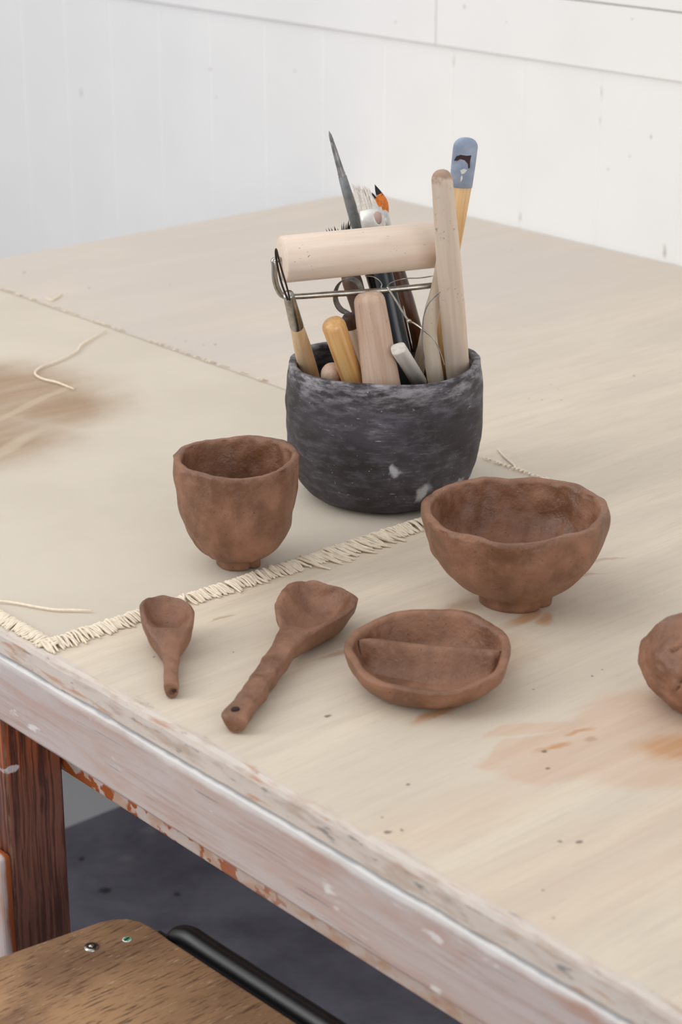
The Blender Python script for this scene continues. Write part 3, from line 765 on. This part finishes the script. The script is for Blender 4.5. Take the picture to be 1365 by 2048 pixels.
# ------------------------------------------------------------------ lump of clay
cl = at(1418, 1404); cl.z = TZ
import bmesh
bm = bmesh.new(); bmesh.ops.create_icosphere(bm, subdivisions=6, radius=1)
CR = [[(1343, 1302), (1352, 1299), (1362, 1291), (1372, 1285)], [(1353, 1382), (1357, 1372), (1362, 1360), (1370, 1352)], [(1352, 1268), (1354, 1276), (1353, 1282)]]
camp = V((0, 0, CAMZ))
cdir = [[ray(x, y).normalized() for x, y in c] for c in CR]
vs = []
for v in bm.verts:
    d = v.co.normalized()
    r = 1+.14*noise.noise(d*1.3+V((4, 1, 2)))+.05*noise.noise(d*3.4)+.018*noise.noise(d*8)+.006*noise.noise(d*20)
    p = V((d.x*.0415*r, d.y*.043*r, d.z*.031*r+.0275)); p.z = max(p.z, .0003) if p.z > .0003 else .0003
    P = cl+p
    if d.y < .3 and P.x < .25:
        rd = (P-camp).normalized()
        for ci, cseg in enumerate(cdir):
            dm = 1e9
            for A, B_ in zip(cseg, cseg[1:]):
                ab = B_-A; t = max(0, min(1, (rd-A).dot(ab)/ab.dot(ab))); dm = min(dm, (rd-(A+ab*t)).length)
            g = dm*FPX/ (2.2 if ci < 2 else 4.5)
            if g < 3: P -= d*(.0034 if ci < 2 else .0015)*math.exp(-g*g)
    vs.append(P)
fs = [tuple(v.index for v in f.verts) for f in bm.faces]; bm.free()
tag(mesh('clay_lump', (vs, fs), CLAY, origin=cl), 'rough rounded lump of brown clay at the right edge of the table', 'clay')

# ------------------------------------------------------------------ dark pot
pc = at(767, 981, TZ+.0024)
def potrim(t):
    y = math.sin(t)
    return 1+.010*math.cos(2*(t-.4))+.004*math.cos(3*t), -.0050*max(0, y)**1.5+.0012*math.cos(3*(t-.2))-.001*math.cos(t)*0
pot_vf = vessel(pc, [(.048, .0004), (.0550, .0022), (.0625, .0090), (.0690, .0200), (.0727, .0350), (.0744, .0540), (.0745, .0740), (.0733, .0930), (.0718, .1030)], .1045, .0058, potrim, .0006, 21.0, .008, nth=180)
tag(mesh('dark_pot', pot_vf, M_POT, origin=pc), 'round charcoal grey dusty clay pot holding brushes and tools', 'pot')

# ------------------------------------------------------------------ tools standing in the pot
RIMZ = TZ+.102
def axis_frame(top, foot, roll=0.0):
    z = (top-foot).normalized(); x = V((1, 0, 0)); x = (x-z*x.dot(z)).normalized(); y = z.cross(x)
    M = Matrix(((x.x, y.x, z.x, foot.x), (x.y, y.y, z.y, foot.y), (x.z, y.z, z.z, foot.z), (0, 0, 0, 1)))
    return M @ Matrix.Rotation(roll, 4, 'Z')
def foot_of(top, rimpt, maxr=.050, rf=.006, depth=None):
    d = (rimpt-top).normalized(); P = rimpt.copy(); s = 0
    while True:
        Q = P+d*.001
        if Q.z < TZ+.0105+rf*.9: break
        if (V((Q.x, Q.y))-V((pc.x, pc.y))).length > maxr+.012*sm((Q.z-TZ-.03)/.05): break
        if depth and s > depth: break
        P = Q; s += .001
    return P
def loft(M, secs, n=28, ex=2.0, cap=True):
    """secs: (z, rx, ry[, dx]) in the tool frame; ex = superellipse exponent"""
    rs = []
    for s in secs:
        z, rx, ry = s[:3]; dx = s[3] if len(s) > 3 else 0
        ring = []
        for k in range(n):
            t = 2*PI*k/n; c_, s_ = math.cos(t), math.sin(t)
            ring.append(M @ V((dx+rx*math.copysign(abs(c_)**(2/ex), c_), ry*math.copysign(abs(s_)**(2/ex), s_), z)))
        rs.append(ring)
    return rings(rs)
def dome(z0, z1, rx, ry, n=6, flat=1.0):
    """rounded top between z0 and z1"""
    return [(lerp(z0, z1, math.sin(PI/2*i/n)), rx*max(.02, math.cos(PI/2*i/n)**flat), ry*max(.02, math.cos(PI/2*i/n)**flat)) for i in range(1, n+1)]
PXM = 2650.0
def toolroot(name, top, rim, topY, label, cat, group=None, roll=0, maxr=.05, rf=.006, depth=None):
    Tp = atY(top[0], top[1], topY); R = at(rim[0], rim[1], RIMZ)
    F_ = foot_of(Tp, R, maxr, rf, depth)
    M = axis_frame(Tp, F_, roll)
    r = empty(name, M, label, cat, group)
    return r, M, (Tp-F_).length, Tp, R, F_
def s_at(M, L, Tp, F_, py):
    """length along the tool whose point shows at pixel row py"""
    lo, hi = 0, L
    for _ in range(40):
        m = (lo+hi)/2; P = F_.lerp(Tp, m/L)-V((0, 0, CAMZ))
        f = P.y*cp-P.z*sp; u = P.y*sp+P.z*cp; y = 1024-FPX*u/f
        if y > py: lo = m
        else: hi = m
    return lo
G = 'clay and painting tools standing in the pot'

# pony roller: wooden cylinder on a wire bracket with a fat handle
r, M, L, Tp, R, F_ = toolroot('clay_roller', (737, 584), (763, 764), 1.418, 'pale wooden roller on a wire bracket, lying across the tools above the dark pot', 'roller', G, rf=.012, maxr=.045)
tag(mesh('handle', loft(M, [(0, .0115, .0100), (.004, .0135, .0115), (L*.5, .0140, .0120), (L-.030, .0125, .0110), (L-.008, .0115, .0100)]+dome(L-.008, L, .0115, .0100, 6, .6), 32, 2.6), M_HANDLEPINK, r), 'fat pinkish wooden handle')
RL, RR = atY(563, 519, 1.420), atY(884, 488, 1.455)
ax = (RR-RL).normalized()
x_ = V((0, 0, 1)); x_ = (x_-ax*x_.dot(ax)).normalized(); y_ = ax.cross(x_)
Mr = Matrix(((x_.x, y_.x, ax.x, RL.x), (x_.y, y_.y, ax.y, RL.y), (x_.z, y_.z, ax.z, RL.z), (0, 0, 0, 1)))
RLn = (RR-RL).length; rr = .0170
ro = mesh('roller', loft(Mr, [(0, .004, .004), (.0002, .0155, .0155), (.0015, rr, rr), (RLn*.5, rr, rr), (RLn-.0015, rr, rr), (RLn-.0002, .0155, .0155), (RLn, .004, .004)], 56), M_ROLLER, r)
# object-space grain along the roller
ro.data.transform(MAT[r.name]); ro.data.transform(Mr.inverted()); ro.matrix_parent_inverse = Matrix.Identity(4); ro.matrix_local = MAT[r.name].inverted() @ Mr
tag(ro, 'pale beech cylinder')
yb = 1.428
br = [RL-ax*.001, RL-ax*.0055, atY(549, 530, 1.418), atY(550, 556, 1.419), atY(556, 578, 1.421), atY(568, 592, 1.424), atY(600, 592.5, 1.427), atY(650, 589, 1.430), atY(700, 586, 1.432), atY(737, 583.5, 1.434), atY(800, 577.5, 1.440), atY(862, 571, 1.446), atY(900, 566, 1.450)]
e_ = RR+ax*.0055
br += [V((e_.x, e_.y, br[-1].z+.006)), e_, RR+ax*.001]
tag(mesh('bracket', tube(br, .0022, 12, sub=4), M_STEEL, r), 'bent steel wire bracket')
mesh('bracket_pin', tube([atY(737, 583.5, 1.434), Tp-V((0, 0, .012))+V((0, .004, 0))], .0026, 10), M_STEEL, r)

# loop tool at the left
r, M, L, Tp, R, F_ = toolroot('loop_tool', (577, 588), (614.5, 730), 1.400, 'loop tool with speckled handle and steel ferrule at the left rim of the pot', 'clay tool', G, maxr=.052, rf=.008)
s1 = s_at(M, L, Tp, F_, 652); s0 = s_at(M, L, Tp, F_, 740)
tag(mesh('handle', loft(M, [(0, .004, .004), (.004, .0070, .0070), (s0, .0071, .0071), (lerp(s0, s1, .6), .0064, .0064), (s1, .0050, .0050), (s1+.001, .0045, .0045)]), M_BEECH, r), 'speckled pale wood handle')
mesh('ferrule', loft(M, [(s1-.001, .0048, .0048), (s1, .0052, .0052), (s1+.002, .0052, .0052), (L-.001, .0040, .0040), (L, .0036, .0036), (L, .001, .001)]), M_STEEL, r)
wl = [atY(580, 600, 1.396), atY(577, 585, 1.394), atY(570, 560, 1.392), atY(561, 530, 1.389), atY(556, 510, 1.388), atY(553, 499, 1.388), atY(552, 508, 1.391), atY(555, 530, 1.396), atY(563, 565, 1.398), atY(572, 590, 1.398), atY(576, 600, 1.397)]
tag(mesh('wire_loop', tube(wl, .0007, 8, 1.5, sub=4), M_SOOT, r), 'blackened narrow wire loop')

def simple(name, top, rim, Y, label, secsf, mat, cat='clay tool', ex=2.0, roll=0, maxr=.05, rf=.006, part='handle', depth=None, n=28):
    r, M, L, Tp, R, F_ = toolroot(name, top, rim, Y, label, cat, G, roll, maxr, rf, depth)
    return r, M, L, Tp, F_
# amber handle
Tp = atY(663, 637, 1.412); R = at(705, 755, RIMZ); F_ = foot_of(Tp, R, .046, .009); M = axis_frame(Tp, F_); L = (Tp-F_).length
o = mesh('varnished_handle', loft(M, [(0, .004, .004), (.003, .0078, .0078), (L*.35, .0080, .0080), (L*.75, .0086, .0086), (L-.007, .0088, .0088)]+dome(L-.007, L, .0088, .0088), 32), M_AMBER, origin=F_, rot=M.to_3x3().to_4x4())
tag(o, 'short rounded orange varnished handle near the left of the pot', 'clay tool', G)
# round stub low in the rim
Tp = atY(665, 737, 1.428); R = at(665, 748, RIMZ); F_ = foot_of(Tp, R, .046, .010, .08); M = axis_frame(Tp, F_); L = (Tp-F_).length
o = mesh('wooden_knob', loft(M, [(0, .003, .003), (.004, .0074, .0074), (L-.010, .0086, .0086)]+dome(L-.010, L, .0086, .0086, 7), 32), M_HANDLEPINK, origin=F_, rot=M.to_3x3().to_4x4())
tag(o, 'round wooden knob end just showing above the pot rim beside the loop tool', 'clay tool', G)
# ribbon tool with brown cap
r, M, L, Tp, R, F_ = toolroot('ribbon_tool', (697, 628), (727, 736), 1.442, 'ribbon tool with round metal band and brown capped pale body behind the roller handle', 'clay tool', G, maxr=.045)
s1 = s_at(M, L, Tp, F_, 654)
mesh('handle', loft(M, [(0, .004, .004), (.004, .0056, .0056), (s1, .0054, .0054), (s1+.001, .0050, .0050)]), M_PALE, r)
tag(mesh('cap', loft(M, [(s1-.001, .0048, .0048), (s1, .0056, .0056), (L-.003, .0055, .0055)]+dome(L-.003, L, .0055, .0055, 4, .7)), M_STAINBROWN, r), 'dark brown cap')
rb = [atY(701, 632, 1.447)]+[atY(692+math.cos(t)*27+6, 591+math.sin(t)*34, 1.447+.004*math.sin(t)) for t in [PI*(.55+1.55*i/16) for i in range(17)]]
mesh('ribbon_blade', tube(rb, .0030, 8, .12, up=(.6, .8, .1), sub=3), M_DULLSTEEL, r)

# black bristle brush with stained brown handle (mostly behind the roller)
r, M, L, Tp, R, F_ = toolroot('black_paint_brush', (672, 452), (746, 702), 1.504, 'brush with black bristles and clay stained brown handle, behind the left half of the roller', 'brush', G, maxr=.045)
s1 = s_at(M, L, Tp, F_, 545); s2 = s_at(M, L, Tp, F_, 500)
mesh('handle', loft(M, [(0, .003, .003), (.003, .0045, .0045), (s1-.03, .0070, .0070), (s1-.008, .0078, .0078), (s1, .0070, .0070)]), M_STAINBROWN, r)
mesh('ferrule', loft(M, [(s1-.001, .0068, .0060), (s1+.006, .0070, .0055), (s2, .0088, .0036), (s2, .001, .001)]), M_DULLSTEEL, r)
bl = []
for (x, y, w_) in [(652, 458, 2), (657, 455, 2), (663, 456, 3), (669, 452, 2.5), (676, 457, 3), (684, 447, 1.6), (688, 444, 1.8), (693, 446, 2.2), (698, 439, 2.4), (701, 446, 3)]:
    q = F_.lerp(Tp, s2/L); off = (x-677)/PXM
    bl.append(tube([q+V((off*.62, 0, -.003)), q.lerp(atY(x, y+6, 1.500), .7)+V((off*.1, 0, 0)), atY(x, y, 1.500)], [w_*.00055, w_*.0004, .00008], 6, sub=3))
mesh('bristles', join(*bl), M_BRISTLEK, r)

# long grey pointed brush
r, M, L, Tp, R, F_ = toolroot('grey_paint_brush', (658.5, 262), (785, 692), 1.516, 'long thin grey brush with pointed metal tip, tallest of the tools at the left', 'brush', G, maxr=.05)
g = lambda y: s_at(M, L, Tp, F_, y)
mesh('handle', loft(M, [(0, .002, .002), (.003, .0035, .0035), (g(600), .0046, .0046), (g(480), .0046, .0046), (g(456), .0044, .0044)]), M_BLACKLAC, r)
mesh('grip', loft(M, [(g(457), .0042, .0042), (g(456), .0046, .0046), (g(440), .0044, .0044), (g(400), .0040, .0040), (g(353), .0032, .0032), (g(352), .002, .002)]), M_GREY, r)
mesh('ferrule', loft(M, [(g(354), .0029, .0029), (g(352), .0031, .0031), (g(350), .0027, .0027), (g(347), .0030, .0030), (g(344), .0026, .0026), (g(300), .0019, .0019), (g(284), .0015, .0015), (g(283), .001, .001)]), M_DULLSTEEL, r)
tag(mesh('tip', loft(M, [(g(285), .0013, .0013), (g(280), .0015, .0015), (g(270), .0011, .0011), (L, .0002, .0002)]), M_GREY, r), 'tapered grey tip')

# white bristle brush with wide ferrule and blue-black handle
r, M, L, Tp, R, F_ = toolroot('white_paint_brush', (731, 372), (804, 722), 1.492, 'flat brush with splayed white bristles and thick blue black handle behind the roller', 'brush', G, maxr=.05, rf=.008)
g = lambda y: s_at(M, L, Tp, F_, y)
mesh('handle', loft(M, [(0, .003, .003), (.004, .0078, .0062), (g(700), .0084, .0064), (g(620), .0080, .0062), (g(550), .0070, .0055), (g(500), .0075, .0045), (g(470), .0088, .0036)], 32), M_NAVY, r)
mesh('ferrule', loft(M, [(g(474), .0086, .0034), (g(471), .0092, .0038), (g(440), .0090, .0036), (g(418), .0088, .0028), (g(417), .004, .001)], 32), M_SILVER, r)
q0 = F_.lerp(Tp, g(420)/L); bl = []
for i in range(30):
    u = i/29; x = 703+45*u; y = interp([(0, 364), (.2, 374), (.3, 362), (.45, 378), (.6, 368), (.8, 378), (1, 400)], u)+random.uniform(-3, 6)
    off = (u-.5)*.0160; e_ = atY(x+random.uniform(-1.5, 1.5), y, 1.492+.002*math.sin(i*2.2))
    bl.append(tube([q0+V((off, 0, -.002)), q0.lerp(e_, .55)+V((off*.35, .0012*math.sin(i*1.7), 0)), e_], [.0012, .0010, .0002], 6, sub=3))
mesh('bristles', join(*bl), M_BRISTLEW, r)
tag(mesh('clay_smear', loft(M @ T(V((.0045, -.0030, g(440)))), [(-.004, .0005, .0004), (-.003, .0018, .0009), (0, .0028, .0012), (.004, .0030, .0009), (.0055, .001, .0003)], 14), plain('dried clay smear', (176, 150, 142), .6), r), 'dried pinkish smear on the ferrule')

# orange bristle brush with brown handle
r, M, L, Tp, R, F_ = toolroot('orange_paint_brush', (751, 370), (838, 700), 1.517, 'brush with black tipped orange bristles, white ferrule and dark brown handle', 'brush', G, maxr=.040)
g = lambda y: s_at(M, L, Tp, F_, y)
mesh('handle', loft(M, [(0, .003, .003), (.004, .0062, .0062), (g(700), .0070, .0070), (g(600), .0066, .0066), (g(520), .0050, .0050), (g(468), .0044, .0044)]), M_BROWNWOOD, r)
mesh('ferrule', loft(M, [(g(470), .0042, .0040), (g(469), .0047, .0044), (g(440), .0046, .0042), (g(421), .0046, .0040), (g(420), .003, .002)]), M_SILVER, r)
q0 = F_.lerp(Tp, g(424)/L)
def bsec(e, off, w0, mid=.55):
    q = q0+V((off, 0, 0)); mI = q.lerp(e, mid)+V((off*.3+.0006, 0, 0))
    return q, mI
oe1, oe2 = atY(750, 369, 1.515), atY(744, 385, 1.515)
bo = join(tube([q0+V((.0012, 0, -.003)), q0.lerp(oe1, .3)+V((.0022, 0, 0)), q0.lerp(oe1, .66)+V((.0014, 0, 0))], [.0038, .0040, .0026], 12, .8, sub=4),
          tube([q0+V((-.0016, 0, -.003)), q0.lerp(oe2, .4)+V((-.0008, 0, 0)), q0.lerp(oe2, .72)+V((-.0003, 0, 0))], [.0030, .0028, .0015], 12, .8, sub=4))
bs_ = mesh('bristles', bo, M_BRISTLEO, r)
tag(mesh('bristle_tips', join(tube([q0.lerp(oe1, .58)+V((.0017, 0, 0)), q0.lerp(oe1, .8)+V((.0007, 0, 0)), oe1], [.0029, .0017, .0001], 12, .8, sub=4),
     tube([q0.lerp(oe2, .66)+V((-.0004, 0, 0)), q0.lerp(oe2, .85), oe2], [.0018, .0010, .0001], 12, .8, sub=4)), M_BRISTLEK, bs_), 'black wet tips')

# blue topped blade tool
r, M, L, Tp, R, F_ = toolroot('blue_topped_tool', (934, 275), (882, 708), 1.440, 'flat orange wood tool with chipped blue painted end, at the back right of the pot', 'clay tool', G, maxr=.048)
g = lambda y: s_at(M, L, Tp, F_, y)
tag(mesh('blade', loft(M, [(0, .003, .002), (.004, .0060, .0038), (g(600), .0056, .0034), (g(500), .0052, .0026), (g(440), .0066, .0024), (g(372), .0080, .0024), (g(371), .003, .001)], 32, 2.6), M_ORANGEWOOD, r), 'orange wood stem')
bt = mesh('painted_end', loft(M, [(g(374), .0078, .0022), (g(373), .0084, .0027), (g(330), .0088, .0027), (g(295), .0089, .0026)]+[(z, x, y) for z, x, y in dome(g(295), L, .0089, .0026, 8, .8)], 36, 2.4), M_BLUE, r)
def chip(pts, off, mat, nm, z=.0029):
    P = [M @ V((x, -z, g(y))) for x, y in pts]; P2 = [M @ V((x, -z+.0012, g(y))) for x, y in pts]; n = len(P)
    return mesh(nm, (P+P2, [tuple(range(n)), tuple(range(2*n-1, n-1, -1))]+[(i, (i+1) % n, n+(i+1) % n, n+i) for i in range(n)]), mat, bt, smooth=False)
chip([(-.0072, 319), (-.0060, 311), (-.0030, 307), (.0010, 308), (.0046, 307), (.0042, 318), (.0047, 331), (.0036, 333), (.0030, 324), (.0002, 317), (-.0030, 315), (-.0052, 319)], 0, M_CHIP, 'paint_chip')
chip([(-.0020, 338), (.0004, 334), (.0030, 336), (.0012, 343), (-.0008, 345)], 0, M_FLAKE, 'paint_flake')
chip([(-.0012, 351), (-.0002, 347), (.0004, 354), (-.0008, 360)], 0, M_FLAKE, 'paint_flake')

# tall pale stick
Tp = atY(883, 340, 1.392); R = at(915.5, 735, RIMZ); F_ = foot_of(Tp, R, .049, .009); M = axis_frame(Tp, F_); L = (Tp-F_).length
g = lambda y: s_at(M, L, Tp, F_, y)
sc_ = [(0, .004, .003), (.004, .0084, .0060), (g(740), .0090, .0060), (g(640), .0093, .0058), (g(533), .0090, .0056), (g(464), .0085, .0054), (g(385), .0077, .0050), (g(362), .0075, .0048)]
o = mesh('tall_wooden_tool', loft(M, sc_+dome(g(362), L, .0075, .0048, 8, .9), 36, 2.5), M_TALL, origin=F_, rot=M.to_3x3().to_4x4())
tag(o, 'tall pale flat wooden stick with brown clay stained tip, in front of the roller end', 'clay tool', G)
for nd in TALLTIP: nd.inputs['From Min'].default_value = g(358)+.013; nd.inputs['From Max'].default_value = g(350)+.018

# curved boxwood modelling tool
def ctool(name, pts, ybase, Ytop, mat, label, flat=.7, n=24, sub=5):
    """pts: (px, py, halfwidth px) from rim to top; depth runs from the rim plane to Ytop"""
    R = at(pts[0][0], ybase, RIMZ); Y0 = R.y; P = []; y0, y1 = pts[0][1], pts[-1][1]
    for (x, y, w_) in pts:
        P.append((atY(x, y, lerp(Y0, Ytop, (y0-y)/(y0-y1))), w_/PXM))
    d = (P[0][0]-P[1][0]).normalized(); F_ = P[0][0].copy(); s = 0
    while F_.z > TZ+.0165 and (V((F_.x, F_.y))-V((pc.x, pc.y)))  .length < .049 and s < .085: F_ = F_+d*.001; s += .001
    allp = [F_-d*-.0, F_-d*.003]+[p for p, _ in P]; rad = [P[0][1]*.4, P[0][1]*.95]+[w_ for _, w_ in P]
    last = allp[-1]; dd = (allp[-1]-allp[-2]).normalized()
    allp += [last+dd*.003, last+dd*.0042]; rad += [rad[-1]*.7, rad[-1]*.1]
    M = axis_frame(allp[-1], F_)
    o = mesh(name, tube(allp, rad, n, flat, up=(1, .1, 0), sub=sub), mat, origin=F_, rot=M.to_3x3().to_4x4())
    tag(o, label, 'clay tool', G); return o
ctool('curved_modelling_tool', [(869, 742, 16.5), (863, 705, 16), (860, 670, 14.5), (861, 645, 15), (866, 618, 15.5), (873, 590, 14), (880, 555, 13), (884, 520, 11), (887, 495, 8)], 734, 1.432, M_PALE, 'curved pale boxwood modelling tool in front of the tall stick, with a wire crossing it')
ctool('pale_modelling_tool', [(841, 722, 13), (848, 690, 12), (856, 650, 11.5), (864, 618, 10)], 716, 1.458, M_PALE, 'straight pale modelling tool behind the curved one')
# short white stick
Tp = atY(797, 697, 1.400); R = at(829, 748, RIMZ); F_ = foot_of(Tp, R, .046, .007, .018); M = axis_frame(Tp, F_, .2); L = (Tp-F_).length
o = mesh('square_cut_stick', loft(M, [(0, .004, .003), (.002, .0056, .0045), (L-.0006, .0056, .0046), (L, .0050, .0040)], 28, 3.2), M_WHITEWOOD, origin=F_, rot=M.to_3x3().to_4x4())
tag(o, 'short square cut greyish white stick leaning against the front rim of the pot', 'clay tool', G)

# needle and twisted cutting wire
o = mesh('clay_needle', tube([atY(807, 612, 1.447), atY(816, 650, 1.443), atY(826, 697, 1.439)], [.0004, .0005, .0003], 8, sub=3), M_STEEL, origin=atY(826, 697, 1.439))
tag(o, 'thin steel needle against the blue black brush handle', 'needle', G)
wire = [(731, 552, 1.435), (745, 553, 1.430), (757, 559, 1.427), (764, 568, 1.425), (763, 575, 1.424), (768, 579, 1.423), (777, 577, 1.423), (776, 570, 1.430), (790, 562, 1.436), (812, 557, 1.440), (840, 556, 1.436), (866, 552, 1.428)]
wire2 = [(775, 574, 1.423), (782, 585, 1.420), (795, 606, 1.416), (808, 628, 1.412), (818, 642, 1.410), (826, 645, 1.406), (840, 654, 1.400), (850, 662, 1.397), (866, 676, 1.395), (876, 692, 1.395), (884, 712, 1.396), (889, 730, 1.397)]
wire3 = [(881, 584, 1.393), (870, 594, 1.393), (859, 606, 1.394), (850, 625, 1.395), (846, 650, 1.397), (846, 690, 1.398), (849, 715, 1.400), (851, 738, 1.402)]
wr = empty('cutting_wire', T(atY(818, 642, 1.408)), 'tangled thin clay cutting wire looping over the bracket and the pale tools', 'wire', G)
mesh('wire_strand', join(tube([atY(*p) for p in wire], .00042, 6, sub=5)), M_STEEL, wr)
mesh('wire_strand', join(tube([atY(*p) for p in wire2], [.0009]*5+[.0008]*3+[.00042]*4, 6, sub=5), tube([atY(822, 643, 1.408), atY(818, 640, 1.407), atY(816, 645, 1.407)], .0010, 6, sub=3)), M_STEEL, wr)
mesh('wire_strand', tube([atY(*p) for p in wire3], .00042, 6, sub=5), M_DULLSTEEL, wr)

# ------------------------------------------------------------------ camera, light
cam = bpy.data.cameras.new('camera'); co = bpy.data.objects.new('camera', cam); C.objects.link(co)
co.location = (0, 0, CAMZ); co.rotation_euler = (PI/2-PITCH, 0, 0)
cam.sensor_fit = 'VERTICAL'; cam.sensor_height = 36; cam.lens = FPX/2048*36
cam.dof.use_dof = True; cam.dof.focus_distance = 1.42; cam.dof.aperture_fstop = 11
cam.clip_start = .02
bpy.context.scene.camera = co

def area(name, loc, target, sx, sy, power, col):
    l = bpy.data.lights.new(name, 'AREA'); l.shape = 'RECTANGLE'; l.size = sx; l.size_y = sy; l.energy = power; l.color = col
    o = bpy.data.objects.new(name, l); C.objects.link(o); o.location = loc
    o.rotation_euler = (V(target)-V(loc)).to_track_quat('-Z', 'Y').to_euler(); return o
area('overhead_key_light', (-1.3, 1.2, 3.1), (-.15, 1.6, .75), 2.6, 2.4, 20, (1, .985, .96))  # unseen broad key light placed overhead
area('left_wall_fill', (-2.5, .9, 2.0), (-1.0, 3.2, .9), 1.6, 1.5, 34, (1, .99, .97))  # unseen fill lamp added to brighten the far left wall
area('front_right_fill', (1.5, -2.1, 1.7), (0, 1.5, .7), 2.0, 1.6, 35, (.95, .98, 1))  # unseen fill lamp added behind the camera for frontal light
w = bpy.data.worlds.new('World'); bpy.context.scene.world = w; w.use_nodes = True
bg = w.node_tree.nodes['Background']; bg.inputs[1].default_value = .71
wt = w.node_tree; tcn = wt.nodes.new('ShaderNodeTexCoord'); sx_ = wt.nodes.new('ShaderNodeSeparateXYZ'); wr = wt.nodes.new('ShaderNodeValToRGB')
mr_ = wt.nodes.new('ShaderNodeMapRange'); mr_.inputs['From Min'].default_value = -1
wt.links.new(tcn.outputs['Generated'], sx_.inputs[0]); wt.links.new(sx_.outputs[2], mr_.inputs['Value']); wt.links.new(mr_.outputs[0], wr.inputs[0]); wt.links.new(wr.outputs[0], bg.inputs[0])
wr.color_ramp.elements[0].position = .28; wr.color_ramp.elements[0].color = (.22, .23, .25, 1)      # dim floor side of the room, bright ceiling side
wr.color_ramp.elements[1].position = .62; wr.color_ramp.elements[1].color = (.97, .985, 1, 1)
vs_ = bpy.context.scene.view_settings
vs_.view_transform = 'Standard'; vs_.look = 'None'; vs_.gamma = 1; vs_.use_curve_mapping = False; vs_.exposure = -.05
